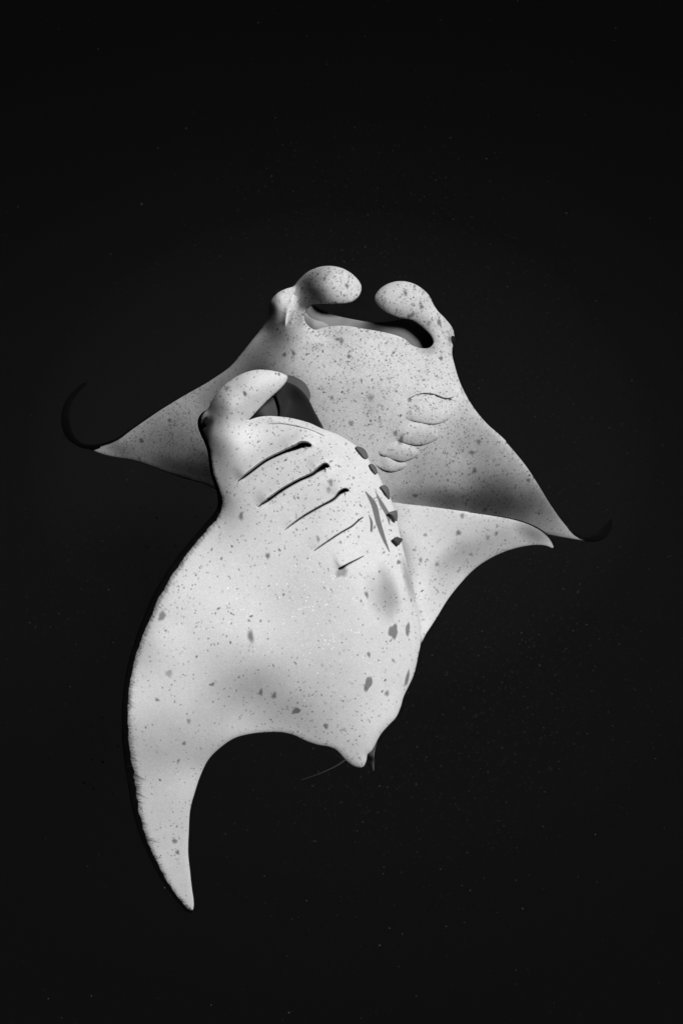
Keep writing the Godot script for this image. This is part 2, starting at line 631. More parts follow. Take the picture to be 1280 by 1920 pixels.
func near_manta():
	var ray := thing("manta_ray", "", "manta ray", Vector3(-0.0486, 2.1114, -5))
	ray.set_meta("label", "nearer manta ray, belly and gill slits towards us, a long fin hanging down")
	var frame := Rect2(-0.9831, -1.7007, 2.1431, 2.7749)
	var hd := Hide.new(frame, 514.6817, 0.585, rng, grain)
	hd.blot(Vector2(-0.4382, -0.4511), 0.2914, 0.1506, 0.4363, 0.36, 0.55, 1, 0)
	hd.blot(Vector2(-0.2454, -0.5178), 0.1943, 0.1214, 0.1745, 0.42, 0.4, 1, 0)
	hd.blot(Vector2(0.2606, 0.0272), 0.0583, 0.1506, 0.2094, 0.22, 0.75, 1, 0.1)
	hd.blot(Vector2(0.2284, 0.005), 0.0826, 0.1457, 0.3491, 0.3, 0.6, 1, 0.1)
	hd.blot(Vector2(0.3522, 0.0825), 0.0267, 0.136, 0.2443, 0.2, 0.7, 1, 0)
	hd.blot(Vector2(0.0486, 0.1229), 0.0267, 0.0219, 0.6981, 0.2, 0.8, 0.6, 0.2)  # shadow under the last gill slit, painted on the skin
	hd.blot(Vector2(-0.585, 0.7783), 0.0437, 0.0826, -0.2094, 0.03, 0.9, 1, 0)
	hd.blot(Vector2(-0.5732, 0.8148), 0.0437, 0.034, 0, 0.05, 0.8, 1, 0)
	hd.blot(Vector2(-0.5922, 0.7039), 0.0219, 0.0486, -0.2618, 0.03, 0.7, 1, 0)
	hd.blot(Vector2(-0.7602, -0.6898), 0.1457, 0.4372, -0.1745, 0.5, 0.4, 1, 0)
	peppering(hd, 850, 0.0019, 0.0044, 3.0, 0.035, [0.35, -0.1449, 0.6305, 0.3643, 0.5, 0.0486, 0.4126, 0.2186, 0.4, -0.6882, -0.0154, 0.17, 0.3, 0.4207, 0.1405, 0.1457, 0.4, -0.1499, -0.6657, 0.1943, 0.5])
	peppering(hd, 80, 0.0046, 0.0092, 2.5, 0.13, [0.4, 0.5818, 0.287, 0.2672, 0.8, -0.4143, 0.9489, 0.1457, 0.5])
	peppering(hd, 2900, 0.0017, 0.0027, 1.0, 0.03, [0.15, -0.0501, -0.672, 0.2186, 1, 0.7167, 0.3115, 0.2914, 0.8, 0.4451, -0.008, 0.17, 0.5, -0.4139, 0.9241, 0.1457, 0.8, -0.1449, 0.6305, 0.34, 0.6, -0.7125, -0.0157, 0.2186, 0.4, -0.8417, -1.2872, 0.2186, 0.2])
	peppering(hd, 420, 0.0012, 0.0019, 1.0, 0.72, [0, -0.0701, -0.1099, 0.17, 0.9, 0.0486, -0.1818, 0.1457, 0.6, -0.403, -0.0867, 0.1214, 0.5, -0.1416, 0.0082, 0.1457, 0.4])  # pale glints painted where the belly is brightest
	hd.blot(Vector2(-0.3557, -0.1655), 0.0121, 0.0267, 0.1745, 0.1, 0.8, 0.8, 0.14)
	hd.blot(Vector2(-0.7502, -0.075), 0.0146, 0.0219, -0.4363, 0.12, 0.75, 0.5, 0.2)
	hd.blot(Vector2(0.1692, -0.3884), 0.0158, 0.0364, -0.3142, 0.12, 0.85, 0.25, 0.17)
	hd.blot(Vector2(0.2836, -0.1541), 0.0219, 0.0316, 0, 0.12, 0.85, 0.25, 0.24)
	hd.blot(Vector2(0.3521, -0.1499), 0.0097, 0.0316, -0.0873, 0.13, 0.85, 0.3, 0.14)
	hd.blot(Vector2(0.3518, -0.3806), 0.0085, 0.0389, -0.2094, 0.13, 0.85, 0.25, 0.14)
	hd.blot(Vector2(-0.1591, -0.5228), 0.0219, 0.0134, 0.5236, 0.11, 0.85, 0.3, 0.2)
	hd.blot(Vector2(-0.2576, -0.4472), 0.0097, 0.017, -0.3491, 0.1, 0.8, 0.8, 0.25)
	hd.blot(Vector2(-0.3182, -0.4325), 0.0085, 0.017, -0.1745, 0.12, 0.8, 0.5, 0.25)
	hd.blot(Vector2(-0.5347, -0.3899), 0.0121, 0.0073, 0.5236, 0.12, 0.8, 0.5, 0.25)
	hd.blot(Vector2(-0.0223, -0.5919), 0.0097, 0.0146, 0.3491, 0.14, 0.8, 0.5, 0.25)
	hd.blot(Vector2(-0.7195, -0.332), 0.0146, 0.0146, 0, 0.25, 0.7, 0.8, 0.2)
	hd.blot(Vector2(-0.4077, 0.3692), 0.0097, 0.017, 0, 0.12, 0.8, 0.8, 0.2)
	hd.blot(Vector2(-0.2816, 0.1924), 0.0097, 0.0121, 0, 0.1, 0.8, 0.8, 0.2)
	hd.blot(Vector2(0.2561, -0.4414), 0.0097, 0.0121, 0, 0.13, 0.8, 0.8, 0.2)
	hd.blot(Vector2(0.1709, -0.2516), 0.0073, 0.0121, 0.3491, 0.13, 0.8, 0.8, 0.2)
	hd.blot(Vector2(-0.8386, -1.7224), 0.0073, 0.0097, 0, 0.12, 0.8, 0.8, 0.14)
	hd.blot(Vector2(-0.7665, -1.2233), 0.0097, 0.0146, 0.1745, 0.13, 0.8, 0.8, 0.25)
	hd.blot(Vector2(-0.7593, -1.2903), 0.0097, 0.0121, 0, 0.1, 0.8, 0.8, 0.2)
	hd.blot(Vector2(-0.6464, -0.5639), 0.0073, 0.0121, 0, 0.15, 0.7, 0.8, 0.2)
	hd.blot(Vector2(-0.7752, -0.4519), 0.0097, 0.0073, -0.5236, 0.12, 0.8, 0.8, 0.25)
	hd.blot(Vector2(-0.3917, 0.9286), 0.0073, 0.0121, 0.5236, 0.1, 0.9, 0.8, 0.2)
	hd.blot(Vector2(-0.4793, 0.9582), 0.0121, 0.0121, 0.5236, 0.2, 0.8, 0.8, 0.25)
	hd.blot(Vector2(-0.0564, 0.2693), 0.0073, 0.0146, 0.2618, 0.2, 0.7, 0.5, 0.2)
	hd.blot(Vector2(0.1604, 0.0198), 0.0073, 0.0146, 0.3491, 0.1, 0.8, 0.8, 0.25)
	hd.blot(Vector2(0.3101, 0.1589), 0.0097, 0.0097, 0, 0.1, 0.8, 0.5, 0.2)
	hd.blot(Vector2(0.0005, 0.5207), 0.0097, 0.017, 0.0873, 0.16, 0.7, 0.6, 0.2)
	hd.blot(Vector2(-0.009, 0.4893), 0.0097, 0.0097, 0.0873, 0.2, 0.6, 0.6, 0.2)
	hd.blot(Vector2(0.5222, 0.3263), 0.2672, 0.1166, -0.1396, 0.46, 0.75, 1, 0)  # right wing toned down, shading painted into the skin colour
	hd.blot(Vector2(0.5977, 0.2908), 0.0121, 0.0121, 0, 0.12, 0.85, 0.8, 0.2)
	hd.blot(Vector2(0.4974, 0.1429), 0.0097, 0.0097, 0, 0.12, 0.85, 0.8, 0.2)
	hd.blot(Vector2(0.7471, 0.2662), 0.0085, 0.0109, 0, 0.13, 0.8, 0.8, 0.2)
	hd.blot(Vector2(0.4381, 0.2819), 0.0097, 0.0073, 0, 0.16, 0.7, 0.5, 0.2)
	hd.blot(Vector2(0.6137, 0.3711), 0.0097, 0.0121, 0, 0.16, 0.8, 0.5, 0.2)
	hd.blot(Vector2(0.5801, 0.1861), 0.1603, 0.068, 0.6632, 0.38, 0.6, 1, 0)  # diagonal shade across the wing, painted by this blot and the next
	hd.blot(Vector2(0.7125, 0.2354), 0.1457, 0.0534, 0.4363, 0.46, 0.45, 1, 0)
	hd.blot(Vector2(0.7881, 0.2866), 0.0073, 0.0097, 0, 0.12, 0.8, 0.8, 0.2)
	hd.blot(Vector2(0.4161, 0.1651), 0.0073, 0.0097, 0, 0.15, 0.8, 0.8, 0.2)
	hd.blot(Vector2(0.9848, 0.2846), 0.1457, 0.0631, -0.4363, 0.18, 0.85, 1, 0)  # painted shade on the wing tip that turns away
	streak(hd, pairs([0.1575, 0.4806, 0.1944, 0.4251, 0.2167, 0.3423, 0.2412, 0.2691, 0.2679, 0.2058]), [0.0049, 0.0137, 0.0226, 0.0263, 0.0255, 0.0248, 0.0233, 0.0208, 0.0182, 0.0142, 0.0089, 0.0036], 0.15)
	streak(hd, pairs([0.2045, 0.4812, 0.2319, 0.4253, 0.2596, 0.3788, 0.2696, 0.3297]), [0.0024, 0.0065, 0.0107, 0.0148, 0.0189, 0.0194, 0.0194, 0.0194, 0.0179, 0.0127, 0.0076, 0.0024], 0.16)
	streak(hd, pairs([0.1721, 0.3789, 0.1843, 0.3425, 0.1842, 0.3014]), [0.0024, 0.0043, 0.0061, 0.0079, 0.0098, 0.0116, 0.0118, 0.0114, 0.011, 0.0106, 0.0101, 0.0097], 0.15)
	scratches(hd, Vector2(-0.2388, -0.3179), 0.1822, 0.1457)
	hd.border(smooth_line(pairs([-0.5867, 0.8745, -0.6104, 0.8669, -0.638, 0.8395, -0.6413, 0.8015, -0.6254, 0.7613, -0.6039, 0.7212, -0.587, 0.6747, -0.5794, 0.6165, -0.567, 0.5602, -0.543, 0.5014, -0.5309, 0.4585, -0.53, 0.416, -0.5495, 0.3786, -0.5938, 0.3241, -0.6354, 0.268, -0.7023, 0.1772, -0.7575, 0.0878, -0.8059, -0.0002, -0.8459, -0.1006, -0.8812, -0.1985, -0.9089, -0.2881, -0.9244, -0.3783, -0.9337, -0.4667, -0.9409, -0.5624, -0.9497, -0.6682, -0.9531, -0.7734, -0.9501, -0.903, -0.9439, -1.0354, -0.9287, -1.1519, -0.904, -1.2712, -0.8683, -1.3975, -0.8314, -1.5001, -0.7808, -1.6074, -0.7352, -1.6696, -0.7135, -1.6647]), 0.0022, false), [0.0024, 0.0223, 0.0243, 0.0194, 0.0194, 0.0194, 0.022, 0.0296, 0.0338, 0.0316, 0.0316, 0.0328, 0.0341, 0.0355, 0.0364, 0.0364, 0.0353, 0.0339, 0.0324, 0.0316, 0.0315, 0.0299, 0.0312, 0.0346, 0.0381, 0.0401, 0.0407, 0.039, 0.0362, 0.0337, 0.0323, 0.0307, 0.0291, 0.0274, 0.0267, 0.0267, 0.0249, 0.0243, 0.0236, 0.017], 0.85, 0.7, 0.0012)
	hd.border(smooth_line(pairs([1.1145, 0.2029, 1.13, 0.2052, 1.1196, 0.2302, 1.0838, 0.2665, 1.0164, 0.3077, 0.9349, 0.3398, 0.8489, 0.3606, 0.7282, 0.3785, 0.5913, 0.3961]), 0.0022, false), [0.0073, 0.0104, 0.0118, 0.01, 0.0084, 0.0076, 0.0068, 0.006, 0.0057, 0.0054, 0.005, 0.0047, 0.0044, 0.0041, 0.0038, 0.0034, 0.0031, 0.0027, 0.0023, 0.0019, 0.0015, 0.0013, 0.0011, 0.0009, 0.0006, 0.0004, 0.0002, 0], 0.3, 0.3, 0.003)
	var belly := hide_material(hd.done(0.03, 0.24))
	var dark := plain(0.0012)
	var gap := plain(0.003, 0.9)
	var folds := []
	folds.append(Fold.new(smooth_line(pairs([-0.0805, 0.6882, -0.1052, 0.7059, -0.1345, 0.7084, -0.1634, 0.6932, -0.2266, 0.6637, -0.3, 0.6275, -0.3635, 0.5812, -0.4108, 0.545, -0.4362, 0.5233]), 0.0097, false), [0.0073, 0.0162, 0.0229, 0.0253, 0.0205, 0.0171, 0.014, 0.011, 0.0095, 0.0092, 0.0089, 0.0086, 0.0085, 0.0085, 0.0085, 0.0084, 0.008, 0.0075, 0.0057, 0.0024], 0.0243, 0.0486, 0.05, 0.02, 0.3))
	folds.append(Fold.new(smooth_line(pairs([0.0003, 0.5889, -0.0215, 0.6085, -0.0479, 0.5959, -0.0861, 0.5642, -0.1512, 0.533, -0.2238, 0.4922, -0.2868, 0.4465, -0.338, 0.4079]), 0.0097, false), [0.0073, 0.0162, 0.0194, 0.0185, 0.0148, 0.0112, 0.0103, 0.0095, 0.0088, 0.0087, 0.009, 0.0093, 0.0096, 0.0097, 0.0097, 0.0097, 0.0097, 0.0077, 0.0057, 0.0036], 0.0243, 0.0437, 0.05, 0.02, 0.3))
	folds.append(Fold.new(smooth_line(pairs([0.0895, 0.48, 0.0678, 0.4944, 0.039, 0.4822, 0.0126, 0.4509, -0.0496, 0.4149, -0.1313, 0.367, -0.2151, 0.3023]), 0.0097, false), [0.0049, 0.0122, 0.0146, 0.0144, 0.0115, 0.0086, 0.0079, 0.0072, 0.0065, 0.0061, 0.0061, 0.0061, 0.0061, 0.0061, 0.0058, 0.0051, 0.0044, 0.0038, 0.0031, 0.0024], 0.0219, 0.034, 0.05, 0.02, 0.3))
	folds.append(Fold.new(smooth_line(pairs([0.1549, 0.3693, 0.1305, 0.3573, 0.0942, 0.3262, 0.0486, 0.3001, -0.0134, 0.2599, -0.0824, 0.21]), 0.0097, false), [0.0029, 0.0043, 0.0053, 0.0053, 0.0053, 0.0053, 0.0052, 0.0051, 0.0049, 0.0049, 0.0049, 0.0049, 0.0049, 0.0049, 0.0046, 0.0043, 0.0039, 0.0036, 0.0033, 0.0029], 0.0194, 0.0243, 0.05, 0.02, 0.3))
	folds.append(Fold.new(smooth_line(pairs([0.1564, 0.1968, 0.1201, 0.1786, 0.0747, 0.158, 0.0486, 0.1441, 0.0272, 0.1347]), 0.0097, false), [0.0024, 0.0027, 0.003, 0.0032, 0.0035, 0.0038, 0.0041, 0.0044, 0.0048, 0.0051, 0.0054, 0.0058, 0.0061, 0.007, 0.008, 0.0089, 0.0096, 0.0089, 0.0081, 0.0073], 0.017, 0.0243, 0.05, 0.02, 0.3))
	folds.append(Fold.new(smooth_line(pairs([-0.0104, 0.7278, -0.0745, 0.7602, -0.1487, 0.7832, -0.236, 0.7993, -0.3059, 0.7952]), 0.0097, false), [0.0194, 0.0194], 0.0063, 0, 0.02, 0.02, 0.0))
	var outline := pairs([-0.2024, 1.0197, -0.2094, 0.9939, -0.2383, 0.9573, -0.2843, 0.9138, -0.3313, 0.8671, -0.3792, 0.8188, -0.3891, 0.8114, -0.3476, 0.8268, -0.296, 0.8348, -0.2416, 0.8325, -0.1845, 0.8249, -0.1, 0.8022, -0.0454, 0.777, 0.0288, 0.7501, 0.1129, 0.7003, 0.1474, 0.6727, 0.1719, 0.6376, 0.1913, 0.6027, 0.211, 0.5731, 0.2282, 0.5411, 0.2405, 0.5141, 0.2556, 0.4921, 0.2708, 0.4627, 0.2835, 0.4331, 0.2987, 0.3836, 0.3114, 0.3266, 0.3235, 0.2648, 0.3377, 0.2033, 0.3572, 0.1293, 0.3769, 0.0429, 0.3974, -0.0567, 0.4129, -0.1442, 0.4158, -0.2242, 0.4059, -0.274, 0.3965, -0.3246, 0.3843, -0.3724, 0.3617, -0.4216, 0.3364, -0.4724, 0.3238, -0.5166, 0.3011, -0.5648, 0.266, -0.5996, 0.2313, -0.6384, 0.2068, -0.6845, 0.1873, -0.7209, 0.17, -0.7366, 0.163, -0.7754, 0.1483, -0.8035, 0.1259, -0.8062, 0.0934, -0.7922, 0.0585, -0.7588, 0.0288, -0.7196, -0.0108, -0.6993, -0.058, -0.6943, -0.1129, -0.6794, -0.1777, -0.6506, -0.235, -0.6389, -0.3001, -0.6401, -0.3749, -0.6477, -0.4496, -0.6676, -0.5169, -0.7149, -0.5797, -0.7822, -0.6239, -0.8698, -0.6567, -0.963, -0.6823, -1.0499, -0.7, -1.1871, -0.7109, -1.3051, -0.71, -1.4011, -0.7085, -1.5231, -0.7058, -1.5941, -0.709, -1.638, -0.722, -1.6707, -0.743, -1.6656, -0.7808, -1.6074, -0.8314, -1.5001, -0.8683, -1.3975, -0.904, -1.2712, -0.9287, -1.1519, -0.9439, -1.0354, -0.9501, -0.903, -0.9531, -0.7734, -0.9497, -0.6682, -0.9409, -0.5624, -0.9337, -0.4667, -0.9244, -0.3783, -0.9089, -0.2881, -0.8812, -0.1985, -0.8459, -0.1006, -0.8059, -0.0002, -0.7575, 0.0878, -0.7023, 0.1772, -0.6354, 0.268, -0.5938, 0.3241, -0.5495, 0.3786, -0.53, 0.416, -0.531, 0.4635, -0.543, 0.5014, -0.567, 0.5602, -0.5794, 0.6165, -0.587, 0.6747, -0.6039, 0.7212, -0.6254, 0.7613, -0.6413, 0.8015, -0.638, 0.8395, -0.6104, 0.8669, -0.5867, 0.8745, -0.565, 0.9066, -0.5108, 0.9679, -0.4326, 1.0178, -0.3571, 1.0426, -0.2841, 1.0442, -0.2312, 1.0348])
	var sk := skin(outline, [-0.2034, 1.0135, -0.085, 0.0583, 0.0631, -0.2809, 0.9865, -0.0243, 0.0729, 0.1069, -0.3647, 0.9356, -0.0049, 0.068, 0.1457, -0.4407, 0.9708, -0.0364, 0.068, 0.1457, -0.4634, 0.8762, -0.0194, 0.0729, 0.17, -0.5485, 0.8662, -0.1214, 0.0729, 0.1457, -0.6171, 0.8154, -0.2307, 0.0437, 0.1457, -0.5485, 0.7493, -0.1214, 0.0486, 0.1943, -0.5681, 0.6529, -0.1822, 0.034, 0.1457, -0.5388, 0.5261, -0.1457, 0.0291, 0.1214, -0.4431, 0.7082, -0.0607, 0.0364, 0.2914, -0.3773, 0.7847, -0.0971, 0.0243, 0.2672, -0.2959, 0.8148, -0.102, 0.0194, 0.2672, -0.1837, 0.7988, -0.0874, 0.0194, 0.2672, -0.0449, 0.7452, -0.0631, 0.0219, 0.2672, 0.0609, 0.6883, -0.0583, 0.0243, 0.2672, -0.1949, 0.6807, -0.0121, 0.0364, 0.3886, -0.0482, 0.6305, 0.0194, 0.0364, 0.3886, 0.0727, 0.5576, 0.0291, 0.034, 0.3886, 0.1699, 0.4978, 0.0049, 0.034, 0.34, 0.2346, 0.4743, -0.0389, 0.034, 0.2914, 0.2648, 0.4132, -0.0583, 0.034, 0.2914, 0.2999, 0.29, -0.0729, 0.034, 0.2672, 0.0486, 0.3407, 0.0729, 0.0486, 0.3886, -0.1436, 0.4126, 0.0534, 0.0486, 0.3886, -0.3147, 0.5097, 0.0146, 0.0486, 0.3643, -0.4664, 0.4622, -0.0486, 0.0389, 0.2429, -0.5366, 0.4135, -0.1263, 0.0291, 0.1214, -0.4361, 0.2917, 0.0113, 0.0486, 0.2672, -0.6252, 0.2612, -0.0438, 0.0243, 0.0729, -0.4774, 0.1017, 0.0777, 0.0291, 0.1457, -0.7497, 0.0817, 0.0646, 0.0243, 0.0607, -0.6648, 0.0081, 0.1044, 0.0243, 0.0729, -0.8361, -0.0992, 0.0777, 0.0219, 0.0583, -0.8991, -0.2863, 0.0733, 0.0219, 0.0534, -0.9278, -0.5136, 0.0731, 0.0219, 0.0486, -0.9435, -0.7708, -0.0678, 0.0219, 0.0437, -0.9216, -1.1488, -0.2839, 0.0219, 0.0389, -0.8246, -1.4971, -0.5144, 0.0194, 0.034, -0.7223, -1.6508, -0.6281, 0.017, 0.0243, -0.2852, -0.0643, 0.0923, 0.0486, 0.2672, -0.0463, -0.0147, 0.1166, 0.0729, 0.3886, 0.1437, 0.1031, 0.102, 0.0729, 0.3886, 0.192, -0.1374, 0.0777, 0.0729, 0.3643, 0.2905, 0.0015, 0.0194, 0.0583, 0.3157, 0.3341, -0.0995, -0.0243, 0.0486, 0.2672, 0.383, -0.1894, -0.0631, 0.0389, 0.1943, 0.0486, -0.3803, 0.0534, 0.0729, 0.34, 0.1936, -0.3848, 0.0243, 0.0729, 0.3157, 0.3319, -0.4246, -0.0729, 0.0534, 0.1943, 0.1954, -0.6149, -0.0389, 0.0486, 0.1457, 0.1279, -0.7811, -0.102, 0.0389, 0.0971, 0.0731, -0.6526, -0.0437, 0.0291, 0.1214, -0.7808, -0.1801, 0.1214, 0.0243, 0.0583, -0.639, -0.133, 0.119, 0.0243, 0.0826, -0.4733, -0.157, 0.1166, 0.0291, 0.1457, -0.2852, -0.2551, 0.0923, 0.034, 0.2186, -0.5326, -0.4348, 0.0146, 0.0243, 0.0729, -0.3663, -0.4656, -0.0243, 0.0243, 0.1214, -0.1698, -0.4606, 0.0049, 0.034, 0.2186, -0.7195, -0.4995, 0.0583, 0.0243, 0.0534, -0.4719, -0.6473, -0.102, 0.0194, 0.0437, -0.2987, -0.6185, -0.1069, 0.0194, 0.0583, -0.1491, -0.6246, -0.0874, 0.0219, 0.0971, -0.0204, -0.6808, -0.0729, 0.0219, 0.0971, -0.6293, -0.8255, -0.2074, 0.0194, 0.0389, -0.7832, -0.6878, -0.0364, 0.0219, 0.0437, -0.7633, -0.9561, -0.2234, 0.0194, 0.0389, -0.7081, -1.1769, -0.3716, 0.0194, 0.034, -0.8144, -1.2589, -0.3837, 0.0194, 0.0291], 0.0105, folds)
	var fin_area := pairs([-0.6033, 0.8661, -0.5488, 0.8217, -0.4671, 0.8011, -0.4075, 0.7953, -0.3716, 0.8087, -0.3456, 0.8444, -0.15, 0.9843, -0.1867, 1.0572, -0.3432, 1.0741, -0.5501, 1.0372, -0.6383, 0.8974])
	flesh("body", ray, sk, belly, dark, frame, null, [fin_area])
	flesh("cephalic_fin", ray, sk, belly, dark, frame, fin_area)
	lens("pectoral_fin", ray, [0.2004, 0.3759, 0.2552, 0.4264, 0.2923, 0.4338, 0.349, 0.4261, 0.4413, 0.4161, 0.5913, 0.3961, 0.7282, 0.3785, 0.8489, 0.3606, 0.9349, 0.3398, 1.0164, 0.3077, 1.0838, 0.2665, 1.1196, 0.2302, 1.13, 0.2052, 1.1141, 0.2056, 1.0665, 0.2207, 0.9966, 0.2253, 0.9112, 0.2135, 0.8099, 0.18, 0.7147, 0.1221, 0.6255, 0.0336, 0.5505, -0.049, 0.4883, -0.1214, 0.4412, -0.1805, 0.4151, -0.2273, 0.3522, -0.2566, 0.2909, -0.1726, 0.2394, 0.0833], [0.2374, 0.3886, -0.1822, 0.017, 0.0486, 0.2976, 0.3139, -0.1263, 0.017, 0.0729, 0.3595, 0.1398, -0.1214, 0.017, 0.0971, 0.3959, -0.0331, -0.1069, 0.017, 0.0971, 0.4107, -0.1943, -0.1069, 0.017, 0.0729, 0.2514, 0.1351, -0.2186, 0.017, 0.0971, 0.3274, -0.1944, -0.2186, 0.017, 0.0729, 0.4481, 0.4061, -0.1409, 0.0146, 0.0389, 0.4456, 0.2645, -0.1087, 0.017, 0.0583, 0.5419, 0.1356, -0.208, 0.017, 0.0486, 0.4818, -0.0144, -0.1849, 0.017, 0.0437, 0.573, 0.3761, -0.1409, 0.0146, 0.034, 0.728, 0.3634, -0.1809, 0.0146, 0.0291, 0.6574, 0.2364, -0.2222, 0.017, 0.034, 0.6318, 0.1035, -0.3364, 0.0146, 0.0243, 0.7356, 0.1682, -0.3376, 0.0146, 0.0219, 0.5503, -0.0359, -0.2969, 0.0146, 0.0291, 0.8511, 0.3249, -0.2453, 0.0146, 0.0219, 0.851, 0.2333, -0.3291, 0.0146, 0.0194, 0.987, 0.2713, -0.3667, 0.0121, 0.017, 1.1216, 0.2138, -0.5367, 0.0097, 0.0121], 0.011, belly, dark, frame)
	for f: Fold in folds:
		if f.deep > 0.0:
			slit_lining(ray, sk, f, gap)
	var palate := plain(0.06)
	lens("mouth_roof", ray, [-0.4279, 0.8149, -0.3761, 0.8758, -0.3223, 0.9149, -0.2694, 0.9432, -0.2102, 0.9449, -0.1082, 0.8851, -0.0391, 0.7962, -0.053, 0.7186, -0.2079, 0.7605, -0.3592, 0.7964], [-0.4272, 0.8143, -0.1554, 0.0146, 0.0486, -0.3217, 0.909, -0.1506, 0.0146, 0.0486, -0.2099, 0.9442, -0.3206, 0.0146, 0.0486, -0.039, 0.7956, -0.3036, 0.0146, 0.0486, -0.2089, 0.8263, -0.3012, 0.0146, 0.0583, -0.3023, 0.8272, -0.1603, 0.0146, 0.0583, -0.0528, 0.7181, -0.2186, 0.0146, 0.0583, -0.3589, 0.7961, -0.2429, 0.0146, 0.0486], 0.011, palate, dark, frame)
	var grey := plain(0.07)
	var curled := lens("cephalic_fin", ray, [-0.236, 1.0188, -0.2087, 1.0406, -0.1857, 1.0379, -0.1548, 1.024, -0.1241, 1.0007, -0.1037, 0.9645, -0.0984, 0.941, -0.1058, 0.9148, -0.1235, 0.9251, -0.1541, 0.9586, -0.1923, 0.987], [-0.2356, 1.0178, -0.2234, 0.0146, 0.0291, -0.1929, 1.0342, -0.2332, 0.017, 0.034, -0.154, 1.0015, -0.2137, 0.017, 0.034, -0.1187, 0.9868, -0.2186, 0.017, 0.034, -0.1056, 0.9245, -0.204, 0.0146, 0.0291, -0.1538, 0.9655, -0.2089, 0.017, 0.0291], 0.008, grey, dark, frame)
	var inner := plain(0.016, 0.45)
	lens("fin_lining", curled, [-0.2741, 0.9735, -0.2299, 1.0064, -0.1791, 0.9931, -0.1381, 0.9614, -0.105, 0.9174, -0.0769, 0.8602, -0.0514, 0.811, -0.0414, 0.7734, -0.0616, 0.7517, -0.1531, 0.7717, -0.2294, 0.7929, -0.2446, 0.8309, -0.2444, 0.8811, -0.2569, 0.9262], [-0.2735, 0.9673, -0.1797, 0.0194, 0.034, -0.2295, 1.0003, -0.204, 0.0194, 0.034, -0.1531, 0.9684, -0.1894, 0.0194, 0.0389, -0.1048, 0.9165, -0.1749, 0.0194, 0.0437, -0.0512, 0.8002, -0.136, 0.0194, 0.0486, -0.1533, 0.8554, -0.1943, 0.0194, 0.0486, -0.2292, 0.8432, -0.1992, 0.0194, 0.0389, -0.1925, 0.9214, -0.2234, 0.0194, 0.0389, -0.0614, 0.751, -0.1457, 0.0194, 0.0486, -0.2438, 0.8927, -0.1894, 0.0194, 0.034], 0.008, inner, inner, frame)
	var filament := plain(0.11, 0.5)
	var filament_dark := plain(0.05, 0.5)
	lens("gill_flap", ray, [0.1145, 0.6899, 0.132, 0.6904, 0.1537, 0.6797, 0.1666, 0.6599, 0.1707, 0.6378, 0.1575, 0.6329, 0.1359, 0.6544], [0.1144, 0.6894, -0.0537, 0.0146, 0.0267, 0.1318, 0.6899, -0.0623, 0.0146, 0.0267, 0.1536, 0.6794, -0.0667, 0.0146, 0.0267, 0.1664, 0.6596, -0.0618, 0.0146, 0.0267, 0.1705, 0.6374, -0.0509, 0.0146, 0.0267, 0.1573, 0.6326, -0.0398, 0.0146, 0.0267, 0.1358, 0.6542, -0.0412, 0.0146, 0.0267, 0.1468, 0.6622, -0.0362, 0.017, 0.0291], 0.006, filament, filament, frame)
	lens("gill_flap", ray, [0.1762, 0.6083, 0.1915, 0.6088, 0.2067, 0.5937, 0.2131, 0.572, 0.2063, 0.5609, 0.1888, 0.58], [0.176, 0.608, -0.0279, 0.0146, 0.0267, 0.1913, 0.6084, -0.039, 0.0146, 0.0267, 0.2065, 0.5935, -0.0427, 0.0146, 0.0267, 0.2128, 0.5718, -0.038, 0.0146, 0.0267, 0.206, 0.5607, -0.0278, 0.0146, 0.0267, 0.1887, 0.5798, -0.0225, 0.0146, 0.0267, 0.1964, 0.5863, -0.0152, 0.017, 0.0291], 0.006, filament, filament, frame)
	lens("gill_flap", ray, [0.2256, 0.5051, 0.2479, 0.5121, 0.2635, 0.4994, 0.2701, 0.4713, 0.2701, 0.4475, 0.2565, 0.4603, 0.2409, 0.4838], [0.2253, 0.5049, -0.0171, 0.0146, 0.0267, 0.2476, 0.5119, -0.0394, 0.0146, 0.0267, 0.2632, 0.4992, -0.0517, 0.0146, 0.0267, 0.2698, 0.4712, -0.0544, 0.0146, 0.0267, 0.2697, 0.4474, -0.0526, 0.0146, 0.0267, 0.2563, 0.4602, -0.0407, 0.0146, 0.0267, 0.2407, 0.4837, -0.0283, 0.0146, 0.0267, 0.2525, 0.4823, -0.023, 0.017, 0.0291], 0.006, filament, filament, frame)
	lens("gill_flap", ray, [0.2621, 0.3846, 0.2846, 0.3932, 0.3027, 0.3954, 0.3071, 0.3716, 0.3026, 0.3456, 0.2935, 0.35, 0.2799, 0.3717], [0.2618, 0.3846, -0.0163, 0.0146, 0.0267, 0.2843, 0.3932, -0.0381, 0.0146, 0.0267, 0.3023, 0.3954, -0.0547, 0.0146, 0.0267, 0.3068, 0.3716, -0.0574, 0.0146, 0.0267, 0.3022, 0.3457, -0.0515, 0.0146, 0.0267, 0.2931, 0.3501, -0.0436, 0.0146, 0.0267, 0.2797, 0.3717, -0.0326, 0.0146, 0.0267, 0.2892, 0.3732, -0.0253, 0.017, 0.0291], 0.006, filament, filament, frame)
